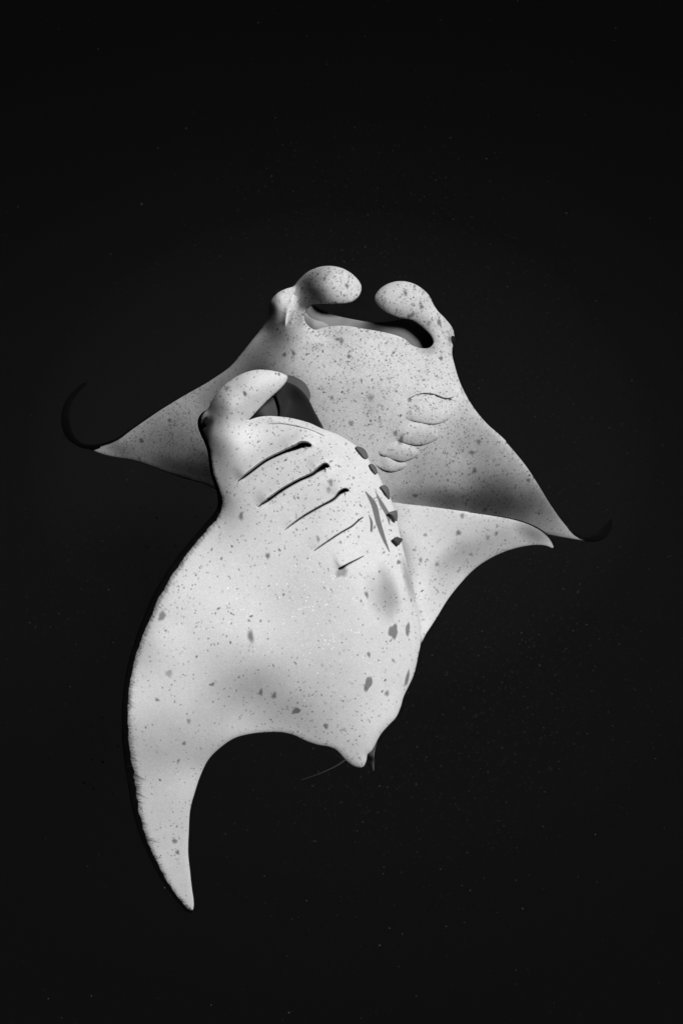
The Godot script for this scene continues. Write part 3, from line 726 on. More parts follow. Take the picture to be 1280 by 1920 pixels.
	lens("gill_flap", ray, [0.2835, 0.2656, 0.2994, 0.2738, 0.3151, 0.2713, 0.3309, 0.2624, 0.3192, 0.2456, 0.31, 0.2351, 0.2966, 0.2483], [0.2832, 0.2657, -0.015, 0.0146, 0.0267, 0.2991, 0.2739, -0.0328, 0.0146, 0.0267, 0.3148, 0.2715, -0.046, 0.0146, 0.0267, 0.3305, 0.2626, -0.0566, 0.0146, 0.0267, 0.3188, 0.2457, -0.0407, 0.0146, 0.0267, 0.3096, 0.2353, -0.0284, 0.0146, 0.0267, 0.2963, 0.2484, -0.0212, 0.0146, 0.0267, 0.3066, 0.258, -0.0178, 0.017, 0.0291], 0.006, filament_dark, filament_dark, frame)
	eye_ball(ray, Vector3(-0.5825, 0.816, -0.1861), 0.0219)
	lens("pelvic_fin", ray, [0.1688, -0.7338, 0.1908, -0.7045, 0.2126, -0.6748, 0.2057, -0.7211, 0.201, -0.7608, 0.2017, -0.8012, 0.1994, -0.8329, 0.1896, -0.815, 0.1796, -0.786], [0.1687, -0.7322, -0.1506, 0.0097, 0.0194, 0.2124, -0.6791, -0.1117, 0.0097, 0.0243, 0.2008, -0.759, -0.136, 0.0097, 0.0194, 0.1992, -0.8319, -0.17, 0.0073, 0.0121, 0.1844, -0.7813, -0.1797, 0.0097, 0.0194, 0.1935, -0.7362, -0.1457, 0.0097, 0.0194], 0.007, plain(0.12), dark, frame)
	tube("tail", ray, [Vector3(0.1086, -0.7112, -0.1457), Vector3(0.0684, -0.7599, -0.1069), Vector3(0.0239, -0.7877, -0.0874), Vector3(-0.0502, -0.8211, -0.0826), Vector3(-0.1346, -0.8543, -0.0971)], [0.0063, 0.0041, 0.0029, 0.0015], plain(0.022))

func far_manta():
	var ray := thing("manta_ray", "", "manta ray", Vector3(0.153, 3.112, -6.3))
	ray.set_meta("label", "farther manta ray behind, mouth open between two rounded head fins, dark curled wing tips")
	var frame := Rect2(-2.2394, -1.3507, 3.802, 2.2142)
	var hd := Hide.new(frame, 408.4775, 0.51, rng, grain)
	hd.blot(Vector2(0.6505, -0.1394), 0.1836, 0.2448, 0.6109, 0.32, 0.6, 1, 0)  # painted shade on the right wing beside the body
	hd.blot(Vector2(-0.9492, 0.0976), 0.2142, 0.1836, 0.5236, 0.3, 0.7, 1, 0)  # painted shade on the left wing, inner part
	hd.blot(Vector2(-1.2751, -0.0691), 0.2142, 0.153, 0.1745, 0.36, 0.5, 1, 0)  # painted shade on the left wing, farther out
	hd.blot(Vector2(-0.3078, 0.3478), 0.0673, 0.0428, 0, 0.3, 0.5, 1, 0)
	hd.blot(Vector2(0.3457, 0.3387), 0.0734, 0.049, 0, 0.2, 0.6, 1, 0)  # shadow in the mouth corner, painted below the head fin
	hd.blot(Vector2(-0.153, 0.3509), 0.1224, 0.049, 0, 0.4, 0.4, 1, 0)
	hd.blot(Vector2(0.0011, 0.4974), 0.1836, 0.0428, 0, 0.4, 0.3, 1, 0)
	hd.blot(Vector2(0.4853, 0.4067), 0.0245, 0.0306, 0, 0.08, 0.7, 1, 0)
	hd.blot(Vector2(-0.681, 0.3944), 0.1224, 0.1408, 0.3491, 0.3, 0.6, 1, 0)  # side of the head turning from the light, shade painted in
	hd.blot(Vector2(-0.4062, 0.5591), 0.0734, 0.1224, 0.3491, 0.3, 0.5, 1, 0)  # painted shade at the root of the left head fin
	hd.blot(Vector2(0.4756, -0.5392), 0.3672, 0.104, -0.0698, 0.12, 0.75, 1, 0)  # grey trailing margin, deepened with painted shade
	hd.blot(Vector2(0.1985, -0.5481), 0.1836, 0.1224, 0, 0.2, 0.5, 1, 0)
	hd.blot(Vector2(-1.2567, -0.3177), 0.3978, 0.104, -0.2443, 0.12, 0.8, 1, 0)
	peppering(hd, 1300, 0.0024, 0.0052, 3.0, 0.03, [0.25, -0.0307, 0.2442, 0.4896, 0.7, -0.2143, 0.7065, 0.1836, 0.5, 0.2771, 0.6168, 0.1836, 0.6, 0.6063, -0.2007, 0.3672, 0.4])
	peppering(hd, 80, 0.0061, 0.011, 2.2, 0.10, [0.4, -0.0307, 0.2442, 0.4896, 0.5, 0.3412, 0.5926, 0.1836, 0.8])
	peppering(hd, 6500, 0.002, 0.0032, 1.0, 0.025, [0.2, -1.2751, -0.0691, 0.3978, 1, -0.0297, 0.3748, 0.459, 0.5, -0.2143, 0.7065, 0.2142, 0.6, 0.2771, 0.6168, 0.1836, 0.5, 0.6742, -0.2621, 0.459, 0.3])
	hd.blot(Vector2(-1.5548, -0.1098), 0.0153, 0.0153, 0, 0.1, 0.8, 0.5, 0.2)
	hd.blot(Vector2(-1.3211, 0.0119), 0.0153, 0.0122, 0, 0.12, 0.8, 0.5, 0.25)
	hd.blot(Vector2(0.2918, -0.5121), 0.0184, 0.0107, -0.0873, 0.07, 0.8, 0.8, 0.14)
	hd.blot(Vector2(-0.153, 0.377), 0.0122, 0.0153, 0, 0.1, 0.8, 0.8, 0.25)
	hd.blot(Vector2(-0.11, 0.2844), 0.0122, 0.0122, 0, 0.1, 0.8, 0.8, 0.2)
	hd.blot(Vector2(-0.1747, 0.3908), 0.0122, 0.0092, 0, 0.1, 0.8, 0.8, 0.2)
	hd.blot(Vector2(-0.4332, 0.3157), 0.0092, 0.0184, 0.3491, 0.08, 0.8, 0.8, 0.2)
	hd.blot(Vector2(-0.4886, 0.3132), 0.0122, 0.0122, 0, 0.1, 0.8, 0.8, 0.2)
	hd.blot(Vector2(0.4164, 0.4957), 0.0122, 0.0214, 0.1745, 0.1, 0.85, 0.8, 0.2)
	hd.blot(Vector2(0.3094, 0.5749), 0.0122, 0.0122, 0, 0.1, 0.85, 0.8, 0.2)
	hd.blot(Vector2(0.2504, 0.5274), 0.0214, 0.0092, 0.4363, 0.15, 0.85, 0.8, 0.2)
	hd.blot(Vector2(0.2142, 0.6427), 0.0092, 0.0153, 0, 0.1, 0.8, 0.8, 0.2)
	hd.blot(Vector2(0.0112, 0.0388), 0.0184, 0.0184, 0, 0.2, 0.7, 0.8, 0.2)
	hd.blot(Vector2(-0.098, -0.1015), 0.0153, 0.0153, 0, 0.15, 0.7, 0.6, 0.2)
	hd.blot(Vector2(0.4258, 0.2842), 0.0122, 0.0122, 0, 0.1, 0.8, 0.5, 0.2)
	hd.blot(Vector2(0.1857, -0.2001), 0.0122, 0.0275, -0.2618, 0.12, 0.85, 0.8, 0.2)
	hd.blot(Vector2(0.1543, -0.1616), 0.0122, 0.0153, 0, 0.12, 0.85, 0.8, 0.2)
	hd.blot(Vector2(0.2354, 0.0253), 0.0122, 0.0122, 0, 0.12, 0.85, 0.8, 0.2)
	hd.blot(Vector2(0.66, -0.1944), 0.0122, 0.0122, 0, 0.12, 0.85, 0.8, 0.2)
	hd.blot(Vector2(0.6234, -0.2556), 0.0184, 0.0092, 0, 0.12, 0.85, 0.8, 0.2)
	hd.blot(Vector2(0.6487, -0.3609), 0.0122, 0.0153, 0, 0.12, 0.85, 0.8, 0.2)
	hd.blot(Vector2(0.9673, -0.42), 0.0122, 0.0092, 0, 0.12, 0.85, 0.8, 0.2)
	hd.blot(Vector2(-0.1222, 0.6956), 0.0092, 0.0153, 0.3491, 0.1, 0.85, 0.8, 0.2)
	hd.border(smooth_line(pairs([-0.6502, 0.5248, -0.7762, 0.3985, -0.8601, 0.3273, -1.0004, 0.2598, -1.205, 0.1787, -1.4046, 0.0906, -1.6162, -0.0117, -1.7605, -0.0863, -1.8932, -0.1143, -1.9896, -0.1189, -2.0572, -0.098, -2.106, -0.0468, -2.1341, 0.0353, -2.1392, 0.1387, -2.1177, 0.2154, -2.0734, 0.2794, -2.0217, 0.338]), 0.003, false), [0, 0, 0, 0, 0, 0.0007, 0.0018, 0.003, 0.0039, 0.0047, 0.0056, 0.0063, 0.0066, 0.0069, 0.0072, 0.0076, 0.0079, 0.0082, 0.0086, 0.0089, 0.0094, 0.01, 0.0107, 0.0114, 0.012, 0.0132, 0.0147, 0.0162, 0.0186, 0.0218, 0.0255, 0.0324, 0.042, 0.0557, 0.0687, 0.0756, 0.0791, 0.0796, 0.0796, 0.0766, 0.0721, 0.0644, 0.0567, 0.049], 0.1, 0.2, 0.0012)
	hd.border(smooth_line(pairs([1.5361, -0.6686, 1.5169, -0.6519, 1.4962, -0.6684, 1.4689, -0.7082, 1.4237, -0.7445, 1.3656, -0.7576, 1.3042, -0.7445, 1.2362, -0.6782, 1.1495, -0.5792, 1.0393, -0.4481, 0.9439, -0.3291, 0.7948, -0.1665]), 0.003, false), [0.0428, 0.0428, 0.0428, 0.0428, 0.0428, 0.0428, 0.0403, 0.0372, 0.0283, 0.0184, 0.014, 0.012, 0.0101, 0.0089, 0.0083, 0.0077, 0.0071, 0.0067, 0.0064, 0.0062, 0.006, 0.0058, 0.0055, 0.0051, 0.0046, 0.0042, 0.0037, 0.0032, 0.0028, 0.0024, 0.002, 0.0016, 0.0012, 0.0008, 0.0004, 0], 0.1, 0.2, 0.0012)
	for k in 2:
		streak(hd, pairs([-2.0185, 0.358, -2.0817, 0.313, -2.1416, 0.2329, -2.1662, 0.1478, -2.1691, 0.0444, -2.1408, -0.0419, -2.0811, -0.1203, -2.0102, -0.1487, -1.9054, -0.1401]), [0.0551, 0.059, 0.0637, 0.0696, 0.0752, 0.0802, 0.0834, 0.0848, 0.0857, 0.0857, 0.0811, 0.0721, 0.0596, 0.0433, 0.0308, 0.0184], 0.0012)
	for k in 2:
		streak(hd, pairs([1.5265, -0.6386, 1.5195, -0.6918, 1.4921, -0.7383, 1.4431, -0.7713, 1.3911, -0.7843, 1.3577, -0.7843]), [0.0428, 0.0466, 0.0504, 0.0541, 0.0551, 0.0551, 0.0551, 0.0541, 0.0524, 0.0506, 0.0486, 0.0446, 0.0407, 0.0367, 0.0245, 0.0122], 0.0012)
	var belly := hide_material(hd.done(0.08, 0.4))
	var dark := plain(0.0012)
	var gap := plain(0.05, 0.9)
	var folds := []
	folds.append(Fold.new(smooth_line(pairs([0.5086, 0.0651, 0.4714, 0.0464, 0.4318, 0.0466, 0.3832, 0.062, 0.3039, 0.0642, 0.2232, 0.0312]), 0.0122, false), [0.0024, 0.0029, 0.0034, 0.0038, 0.0041, 0.0043, 0.0043, 0.0043, 0.0043, 0.0041, 0.0039, 0.0036, 0.0034, 0.0031, 0.0029, 0.0027, 0.0025, 0.0023, 0.0021, 0.0018], 0.0184, 0.0275, 0.05, 0.03, 1.0))
	folds.append(Fold.new(smooth_line(pairs([-0.4305, 0.7431, -0.4589, 0.6695, -0.4752, 0.5746, -0.4816, 0.4876]), 0.0122, false), [0.0245, 0.0245], 0.0153, 0, 0.02, 0.02, 0.0))
	folds.append(Fold.new(smooth_line(pairs([-0.4006, 0.655, -0.4325, 0.5629, -0.4421, 0.4939]), 0.0122, false), [0.0245, 0.0245], 0.0061, 0, 0.02, 0.02, 0.0))
	var outline := pairs([-0.7179, 0.4577, -0.6538, 0.5255, -0.6128, 0.5702, -0.5968, 0.6051, -0.5873, 0.6553, -0.5558, 0.6963, -0.4863, 0.7436, -0.4414, 0.7618, -0.4143, 0.7879, -0.3604, 0.8207, -0.2884, 0.8335, -0.2029, 0.8262, -0.1343, 0.8055, -0.075, 0.7671, -0.0406, 0.7216, -0.0377, 0.6847, -0.0567, 0.6401, -0.1003, 0.6067, -0.1933, 0.596, -0.2874, 0.6065, -0.3365, 0.6124, -0.366, 0.5867, -0.3729, 0.5249, -0.3496, 0.4802, -0.3089, 0.4541, -0.2621, 0.4664, -0.1934, 0.473, -0.122, 0.4703, -0.0292, 0.4531, 0.0637, 0.4375, 0.1574, 0.4187, 0.2175, 0.3968, 0.2589, 0.3647, 0.303, 0.35, 0.3593, 0.3502, 0.3843, 0.3782, 0.3686, 0.4218, 0.3207, 0.4663, 0.263, 0.5024, 0.1777, 0.5161, 0.109, 0.5408, 0.0566, 0.5842, 0.0386, 0.6272, 0.0573, 0.6684, 0.0973, 0.7015, 0.1558, 0.722, 0.2239, 0.7225, 0.296, 0.6978, 0.357, 0.6505, 0.3866, 0.5982, 0.4164, 0.5612, 0.457, 0.5294, 0.5022, 0.4832, 0.5169, 0.4421, 0.509, 0.3889, 0.4998, 0.3278, 0.5147, 0.2541, 0.5507, 0.1357, 0.6066, 0.0283, 0.6986, -0.0821, 0.7948, -0.1665, 0.8661, -0.2354, 0.9439, -0.3291, 1.0393, -0.4481, 1.1495, -0.5792, 1.2362, -0.6782, 1.3042, -0.7445, 1.3656, -0.7576, 1.4237, -0.7445, 1.4689, -0.7082, 1.5005, -0.6784, 1.5205, -0.6519, 1.5326, -0.6685, 1.5309, -0.7085, 1.5108, -0.7518, 1.4621, -0.7882, 1.4027, -0.7978, 1.3456, -0.7911, 1.2673, -0.7783, 1.1751, -0.7626, 0.9323, -0.7138, 0.6748, -0.7224, 0.3967, -0.7838, 0.1476, -0.946, -0.0529, -1.1795, -0.1361, -1.3207, -0.2199, -1.1806, -0.4201, -0.8792, -0.7588, -0.612, -1.0578, -0.434, -1.1625, -0.4028, -1.2954, -0.3627, -1.443, -0.3103, -1.5663, -0.2654, -1.6349, -0.2444, -1.7565, -0.2218, -1.8755, -0.1969, -1.9935, -0.1529, -2.0487, -0.144, -2.1152, -0.1117, -2.169, -0.0679, -2.1971, -0.0129, -2.2094, 0.0656, -2.2052, 0.1414, -2.1789, 0.218, -2.1303, 0.2821, -2.0706, 0.333, -2.0223, 0.3462, -2.0213, 0.3339, -2.0734, 0.2794, -2.1177, 0.2154, -2.1392, 0.1387, -2.1341, 0.0353, -2.106, -0.0468, -2.0572, -0.098, -1.9896, -0.1189, -1.8932, -0.1143, -1.7605, -0.0863, -1.6162, -0.0117, -1.4046, 0.0906, -1.205, 0.1787, -1.0004, 0.2598, -0.8601, 0.3273, -0.7762, 0.3985])
	var sk := skin(outline, [-0.0536, 0.7087, -0.0979, 0.0612, 0.1346, -0.1592, 0.7089, -0.0245, 0.0857, 0.1836, -0.2513, 0.6936, -0.0245, 0.0857, 0.1836, -0.3348, 0.6888, -0.153, 0.0918, 0.1958, -0.4038, 0.6353, -0.3183, 0.0918, 0.2142, -0.4248, 0.7048, -0.3611, 0.0673, 0.1836, -0.5047, 0.6795, -0.2815, 0.049, 0.1408, -0.5509, 0.6266, -0.306, 0.049, 0.1408, -0.5886, 0.5971, -0.3917, 0.0367, 0.1346, -0.4682, 0.4913, -0.1897, 0.049, 0.2754, -0.6122, 0.5032, -0.4529, 0.0367, 0.153, -0.3556, 0.4944, -0.1163, 0.0306, 0.2448, -0.2619, 0.4394, -0.104, 0.0306, 0.306, -0.1221, 0.4334, -0.0673, 0.0367, 0.3366, 0.0633, 0.4014, -0.0612, 0.0367, 0.3366, 0.2358, 0.3523, -0.104, 0.0306, 0.306, 0.3457, 0.3292, -0.1163, 0.0306, 0.2754, 0.4559, 0.3872, -0.1285, 0.0551, 0.2142, 0.5039, 0.4144, -0.202, 0.049, 0.1836, 0.3414, 0.5776, -0.0612, 0.0796, 0.1958, 0.2142, 0.612, 0, 0.0796, 0.1836, 0.0916, 0.6108, 0.0061, 0.0734, 0.1346, 0.423, 0.4933, -0.1102, 0.0796, 0.1958, -0.2762, 0.2814, -0.0428, 0.0612, 0.4896, -0.031, 0.2118, 0.0184, 0.0918, 0.5508, 0.2146, 0.215, -0.0061, 0.0918, 0.4896, 0.4037, 0.223, -0.0673, 0.0612, 0.3672, 0.504, 0.2014, -0.1408, 0.0428, 0.2142, -0.4014, 0.3194, -0.0918, 0.0612, 0.3978, -0.4641, 0.1812, -0.104, 0.049, 0.3978, -0.5719, 0.213, -0.2326, 0.0428, 0.3366, -0.5682, 0.3302, -0.2754, 0.0428, 0.2754, -0.738, 0.4242, -0.5814, 0.0275, 0.1224, -0.7533, 0.2551, -0.5661, 0.0367, 0.2142, -0.276, 0.003, -0.0306, 0.0612, 0.4896, -0.031, -0.0628, 0.0184, 0.0612, 0.5508, -0.4033, -0.1115, -0.1408, 0.0612, 0.3672, -0.6835, -0.0152, -0.5263, 0.0428, 0.2448, -0.9873, 0.2223, -0.8568, 0.0245, 0.0918, -0.9895, 0.0153, -0.8752, 0.0306, 0.153, -1.3946, 0.0745, -1.2179, 0.0245, 0.0612, -1.4057, -0.0962, -1.2853, 0.0275, 0.0734, -1.2915, -0.2448, -1.2608, 0.0275, 0.0734, -0.993, -0.227, -0.9058, 0.0306, 0.153, -1.43, -0.289, -1.4321, 0.0184, 0.0428, -1.0578, -0.413, -1.1506, 0.0214, 0.0734, -1.7542, -0.1164, -1.5484, 0.0184, 0.0428, -1.7524, -0.2074, -1.6341, 0.0184, 0.0306, -2.02, -0.1336, -1.7076, 0.0153, 0.0306, -2.1864, 0.0918, -1.7504, 0.0153, 0.0275, -2.0307, 0.3386, -1.7871, 0.0122, 0.0184, -0.7288, -0.3411, -0.6732, 0.0306, 0.2448, -0.7566, -0.5943, -1.0098, 0.0245, 0.1224, -0.4121, -0.612, -0.3672, 0.0428, 0.3366, -0.0301, -0.3663, -0.0245, 0.0612, 0.4896, -0.153, -0.7386, -0.2142, 0.0428, 0.3366, -0.1362, -1.2835, -0.612, 0.0245, 0.1224, 0.1021, -0.6439, -0.2662, 0.0367, 0.2448, 0.3363, -0.1227, 0.0041, 0.0612, 0.3366, 0.4644, 0.0054, -0.0551, 0.049, 0.2448, 0.598, -0.0175, -0.1423, 0.0275, 0.1224, 0.2811, -0.302, -0.0836, 0.0428, 0.3366, 0.5465, -0.2623, -0.2463, 0.0367, 0.1836, 0.7942, -0.2016, -0.2004, 0.0245, 0.0734, 0.7482, -0.3867, -0.3259, 0.0306, 0.1224, 0.5375, -0.497, -0.469, 0.0306, 0.153, 0.3723, -0.5464, -0.459, 0.0306, 0.1836, 0.6596, -0.612, -0.6702, 0.0245, 0.0918, 0.8912, -0.5141, -0.4177, 0.0245, 0.0734, 0.9543, -0.6624, -0.6082, 0.0184, 0.0428, 0.3937, -0.7487, -0.7344, 0.0245, 0.1224, 1.0374, -0.4672, -0.3236, 0.0214, 0.049, 1.0729, -0.6286, -0.521, 0.0184, 0.0367, 1.2381, -0.7114, -0.5187, 0.0184, 0.0306, 1.3685, -0.7774, -0.5095, 0.0153, 0.0275, 1.5206, -0.6718, -0.5364, 0.0122, 0.0184], 0.0135, folds)
	var left_area := pairs([-0.4851, 0.7743, -0.4245, 0.7194, -0.3894, 0.618, -0.3408, 0.5458, -0.2772, 0.5676, 0.0009, 0.5727, 0.0332, 0.8154, -0.2786, 0.8954, -0.4753, 0.8382])
	var right_area := pairs([0.0022, 0.7539, 0.0011, 0.4974, 0.2809, 0.4573, 0.3921, 0.3535, 0.456, 0.3562, 0.4669, 0.5151, 0.4058, 0.6297, 0.2786, 0.7754])
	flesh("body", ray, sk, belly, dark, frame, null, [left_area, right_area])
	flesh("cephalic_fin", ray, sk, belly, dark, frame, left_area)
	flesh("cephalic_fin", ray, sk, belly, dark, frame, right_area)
	for f: Fold in folds:
		if f.deep > 0.0:
			slit_lining(ray, sk, f, gap)
	lens("gill_flap", ray, [0.1948, 0.0271, 0.253, 0.0526, 0.3356, 0.0614, 0.4107, 0.0562, 0.467, 0.0478, 0.5142, 0.062, 0.5207, 0.0132, 0.5012, -0.0381, 0.4658, -0.0758, 0.4098, -0.1016, 0.3579, -0.1077, 0.3008, -0.1036, 0.2419, -0.092, 0.1938, -0.079, 0.1716, -0.0342], [0.1944, 0.0263, 0.0321, 0.0153, 0.0337, 0.2525, 0.0517, 0.0312, 0.0153, 0.0337, 0.335, 0.0605, 0.0084, 0.0153, 0.0337, 0.41, 0.0554, -0.0333, 0.0153, 0.0337, 0.4662, 0.0469, -0.0753, 0.0153, 0.0337, 0.5133, 0.0611, -0.1182, 0.0153, 0.0337, 0.5199, 0.0124, -0.1178, 0.0153, 0.0337, 0.5004, -0.0389, -0.0882, 0.0153, 0.0337, 0.4651, -0.0764, -0.064, 0.0153, 0.0337, 0.4091, -0.1022, -0.0238, 0.0153, 0.0337, 0.3573, -0.1083, 0.0129, 0.0153, 0.0337, 0.3002, -0.1042, 0.041, 0.0153, 0.0337, 0.2415, -0.0925, 0.0522, 0.0153, 0.0337, 0.1934, -0.0797, 0.0496, 0.0153, 0.0337, 0.1712, -0.0349, 0.0437, 0.0153, 0.0337, 0.2524, -0.0626, 0.0634, 0.0122, 0.0428, 0.3504, -0.0766, 0.0319, 0.0122, 0.0428, 0.4416, -0.0542, -0.0318, 0.0122, 0.0428, 0.3508, 0.0145, 0.0271, 0.0122, 0.0428], 0.009, belly, belly, frame)
	lens("gill_flap", ray, [0.1592, -0.085, 0.2234, -0.0762, 0.2887, -0.0848, 0.3597, -0.0944, 0.4259, -0.0776, 0.4719, -0.0585, 0.4707, -0.1182, 0.4389, -0.1588, 0.3837, -0.1995, 0.3324, -0.2205, 0.2917, -0.2282, 0.2481, -0.2262, 0.1921, -0.2144, 0.1499, -0.1987, 0.1335, -0.1482], [0.1588, -0.0856, 0.0293, 0.0153, 0.0337, 0.2229, -0.0769, 0.0378, 0.0153, 0.0337, 0.2882, -0.0854, 0.0261, 0.0153, 0.0337, 0.3591, -0.095, -0.0112, 0.0153, 0.0337, 0.4251, -0.0783, -0.0584, 0.0153, 0.0337, 0.4711, -0.0592, -0.0934, 0.0153, 0.0337, 0.47, -0.1188, -0.1162, 0.0153, 0.0337, 0.4381, -0.1593, -0.0931, 0.0153, 0.0337, 0.3831, -0.1999, -0.0654, 0.0153, 0.0337, 0.3318, -0.2209, -0.0371, 0.0153, 0.0337, 0.2912, -0.2286, -0.0162, 0.0153, 0.0337, 0.2477, -0.2266, 0.0033, 0.0153, 0.0337, 0.1917, -0.2148, 0.0183, 0.0153, 0.0337, 0.1495, -0.1992, 0.0213, 0.0153, 0.0337, 0.1331, -0.1488, 0.0264, 0.0153, 0.0337, 0.2031, -0.1832, 0.0384, 0.0122, 0.0428, 0.3014, -0.1971, 0.0052, 0.0122, 0.0428, 0.3918, -0.1771, -0.0507, 0.0122, 0.0428, 0.2991, -0.1121, 0.0369, 0.0122, 0.0428], 0.009, belly, belly, frame)
	lens("gill_flap", ray, [0.0735, -0.1997, 0.1347, -0.1939, 0.2, -0.1998, 0.2736, -0.2103, 0.3319, -0.2048, 0.3197, -0.2588, 0.2795, -0.2916, 0.226, -0.3149, 0.2027, -0.3216, 0.1525, -0.3131, 0.0932, -0.2949, 0.0542, -0.2727, 0.0479, -0.2371], [0.0732, -0.2002, 0.0064, 0.0153, 0.0337, 0.1344, -0.1944, 0.0149, 0.0153, 0.0337, 0.1996, -0.2002, 0.0066, 0.0153, 0.0337, 0.2731, -0.2108, -0.0269, 0.0153, 0.0337, 0.3313, -0.2053, -0.0633, 0.0153, 0.0337, 0.3192, -0.2592, -0.0771, 0.0153, 0.0337, 0.2791, -0.2919, -0.0668, 0.0153, 0.0337, 0.2256, -0.3152, -0.0499, 0.0153, 0.0337, 0.2024, -0.3219, -0.043, 0.0153, 0.0337, 0.1522, -0.3134, -0.0192, 0.0153, 0.0337, 0.093, -0.2951, -0.0024, 0.0153, 0.0337, 0.0539, -0.2731, 0.0013, 0.0153, 0.0337, 0.0477, -0.2375, -0.0076, 0.0153, 0.0337, 0.0849, -0.2833, 0.0119, 0.0122, 0.0428, 0.1822, -0.2953, -0.0091, 0.0122, 0.0428, 0.2703, -0.2804, -0.044, 0.0122, 0.0428, 0.1807, -0.2265, 0.02, 0.0122, 0.0428], 0.009, belly, belly, frame)
	lens("gill_flap", ray, [0.0158, -0.2659, 0.0744, -0.2787, 0.1401, -0.2939, 0.2142, -0.3048, 0.2381, -0.3072, 0.2151, -0.3524, 0.1752, -0.3721, 0.1417, -0.3791, 0.0982, -0.3734, 0.0519, -0.3486, 0.0194, -0.3101], [0.0156, -0.2663, -0.0114, 0.0153, 0.0337, 0.0741, -0.279, -0.0117, 0.0153, 0.0337, 0.1399, -0.2941, -0.0287, 0.0153, 0.0337, 0.2137, -0.3051, -0.0657, 0.0153, 0.0337, 0.2376, -0.3076, -0.0816, 0.0153, 0.0337, 0.2149, -0.3526, -0.0856, 0.0153, 0.0337, 0.1748, -0.3723, -0.0744, 0.0153, 0.0337, 0.1414, -0.3793, -0.0606, 0.0153, 0.0337, 0.098, -0.3736, -0.0397, 0.0153, 0.0337, 0.0517, -0.3488, -0.0205, 0.0153, 0.0337, 0.0192, -0.3103, -0.024, 0.0153, 0.0337, 0.0271, -0.3508, -0.0084, 0.0122, 0.0428, 0.1247, -0.3613, -0.0333, 0.0122, 0.0428, 0.2131, -0.3482, -0.0719, 0.0122, 0.0428, 0.1235, -0.3005, -0.0063, 0.0122, 0.0428], 0.009, belly, belly, frame)
	lens("lip_fold", ray, [-0.3868, 0.5568, -0.3675, 0.5677, -0.3417, 0.539, -0.3034, 0.5156, -0.2596, 0.5039, -0.2283, 0.483, -0.269, 0.4636, -0.31, 0.449, -0.3543, 0.4698, -0.3867, 0.5123], [-0.3865, 0.5554, -0.1958, 0.0153, 0.0367, -0.3414, 0.5311, -0.1652, 0.0153, 0.0367, -0.2595, 0.4997, -0.1469, 0.0153, 0.0367, -0.2282, 0.4819, -0.153, 0.0122, 0.0306, -0.3097, 0.4537, -0.153, 0.0153, 0.0367, -0.38, 0.5039, -0.1897, 0.0153, 0.0367, -0.3155, 0.4882, -0.1346, 0.0153, 0.0428], 0.009, plain(0.3), dark, frame)
	lens("upper_jaw", ray, [-0.3582, 0.5875, -0.3265, 0.6119, -0.2635, 0.5782, -0.1562, 0.5436, -0.0269, 0.5165, 0.1016, 0.507, 0.1961, 0.5234, 0.2793, 0.5241, 0.3535, 0.5087, 0.4132, 0.4535, 0.435, 0.3786, 0.3582, 0.3304, 0.1966, 0.3573, -0.0252, 0.4102, -0.2803, 0.4064, -0.3885, 0.4702, -0.381, 0.5439], [-0.3579, 0.5858, -0.1897, 0.0184, 0.049, -0.2633, 0.5701, -0.1897, 0.0184, 0.0612, -0.153, 0.5323, -0.1897, 0.0184, 0.0734, 0.0358, 0.5018, -0.1775, 0.0184, 0.0734, 0.2789, 0.5165, -0.1897, 0.0184, 0.0734, 0.4203, 0.4072, -0.2571, 0.0184, 0.0734, -0.2786, 0.4808, -0.1652, 0.0184, 0.0734, -0.1216, 0.4724, -0.1714, 0.0184, 0.0918, 0.0992, 0.4408, -0.1897, 0.0184, 0.0918, 0.2912, 0.3716, -0.2326, 0.0184, 0.0918, -0.2802, 0.4053, -0.2448, 0.0184, 0.0612, -0.0254, 0.4091, -0.2693, 0.0184, 0.0612, -0.3747, 0.5123, -0.2203, 0.0184, 0.049], 0.013, plain(0.2), dark, frame)
	eye_ball(ray, Vector3(0.4962, 0.4059, -0.2128), 0.0275)


# a long narrow mark whose width changes along it
func streak(hd: Hide, line: PackedVector2Array, widths: Array, tone: float):
	var p := smooth_line(line, 0.003, false)
	for i in p.size() - 1:
		var q := float(i) / (p.size() - 1) * (widths.size() - 1)
		var k := mini(int(q), widths.size() - 2)
		hd.stroke(p[i], p[i + 1], lerpf(widths[k], widths[k + 1], q - k), tone, 0.75, false)

# thin pale scrapes in the skin
func scratches(hd: Hide, at: Vector2, rx: float, ry: float):
	for i in 46:
		var a := at + Vector2(rng.randfn(0, rx * 0.5), rng.randfn(0, ry * 0.45))
		var d := Vector2(rng.randf_range(-0.06, 0.2) - (a.x - at.x) * 0.9, -1).normalized()
		hd.stroke(a, a + d * rng.randf_range(0.02, 0.13), 0.0018, 0.72, rng.randf_range(0.15, 0.5))


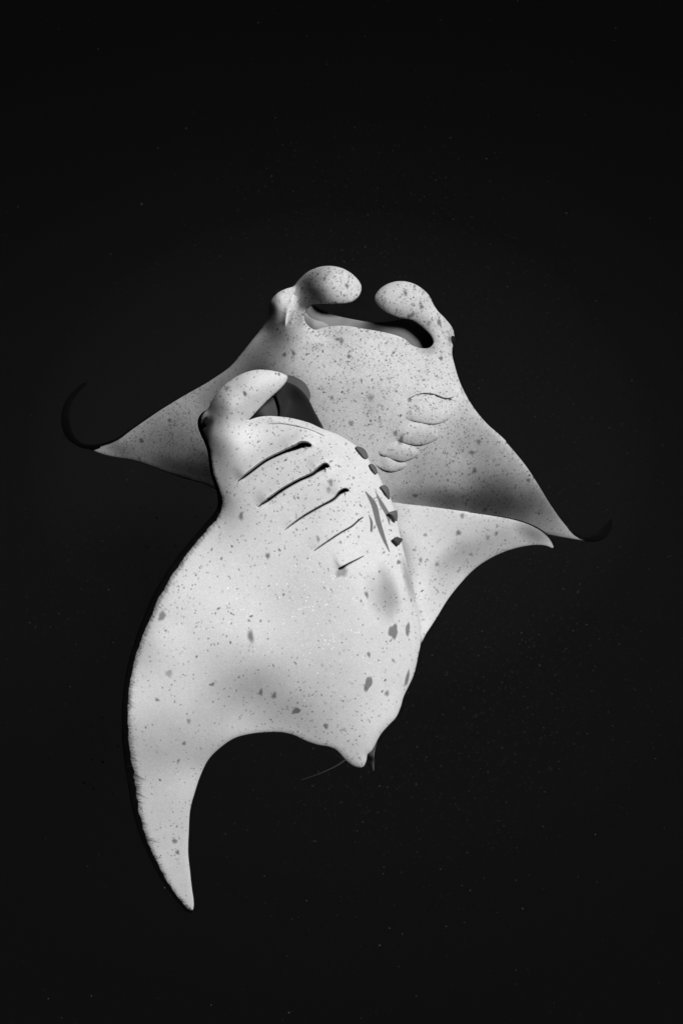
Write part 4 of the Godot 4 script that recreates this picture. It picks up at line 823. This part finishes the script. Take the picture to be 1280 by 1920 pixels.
# ------------------------------------------------------------------ what drifts in the water
func drifting_plankton():
	var sp := SphereMesh.new()
	sp.radius = 1.0
	sp.height = 2.0
	sp.radial_segments = 6
	sp.rings = 3
	var m := plain(1.0, 1.0)
	m.vertex_color_use_as_albedo = true
	sp.material = m
	var mm := MultiMesh.new()
	mm.transform_format = MultiMesh.TRANSFORM_3D
	mm.use_colors = true
	mm.mesh = sp
	var spots := []
	var heart := [Vector3(1.0259, 1.2604, -8.8), Vector3(0.0874, 4.3361, -9), Vector3(1.0055, 3.6803, -9), Vector3(-1.6243, 1.6878, -8.8), Vector3(0, 0.3278, -8.6), Vector3(1.1114, 0.9184, -8.8), Vector3(1.3367, 1.581, -8.6)]
	for i in 15000:
		var c: Vector3 = heart[rng.randi() % heart.size()]
		var p := c + Vector3(rng.randfn(0, 0.75), rng.randfn(0, 0.85), rng.randf_range(-0.6, 0.5))
		spots.append(p)
	for i in 2500:
		spots.append(Vector3(rng.randf_range(-3.6, 3.6), rng.randf_range(-2.4, 7.4), rng.randf_range(-10.2, -8.1)))
	mm.instance_count = spots.size()
	for i in spots.size():
		var p: Vector3 = spots[i]
		var r := lerpf(0.0018, 0.0095, pow(rng.randf(), 6.0))
		var b := Basis.from_euler(Vector3(rng.randf() * TAU, rng.randf() * TAU, rng.randf() * TAU)).scaled(Vector3(r, r * rng.randf_range(0.5, 1.0), r))
		mm.set_instance_transform(i, Transform3D(b, p))
		var k := lerpf(0.010, 0.038, pow(rng.randf(), 3.0))
		mm.set_instance_color(i, Color(k, k, k))
	var o := MultiMeshInstance3D.new()
	o.name = "plankton"
	o.multimesh = mm
	o.set_meta("kind", "stuff")
	o.set_meta("label", "fine pale specks of plankton drifting in the dark water around the rays")
	o.set_meta("category", "plankton")
	add_child(o, true)

# water made faintly milky by the finest plankton, behind the rays
func haze():
	for a in [[Vector3(0.0, 3.0, -9.8), Vector3(5.6, 4.4, 2.0), 0.0034], [Vector3(0.0, 2.6, -9.8), Vector3(7.6, 6.8, 2.4), 0.0011], [Vector3(0.0, 2.6, -9.8), Vector3(10.0, 9.0, 2.8), 0.0009]]:
		var m := FogMaterial.new()
		m.density = a[2]
		m.albedo = Color(1, 1, 1)
		var o := FogVolume.new()
		o.name = "water_haze"
		o.shape = RenderingServer.FOG_VOLUME_SHAPE_ELLIPSOID
		o.size = a[1]
		o.position = a[0]
		o.material = m
		o.set_meta("kind", "stuff")
		o.set_meta("label", "faint lit haze in the dark water behind the rays")
		o.set_meta("category", "haze")
		add_child(o, true)
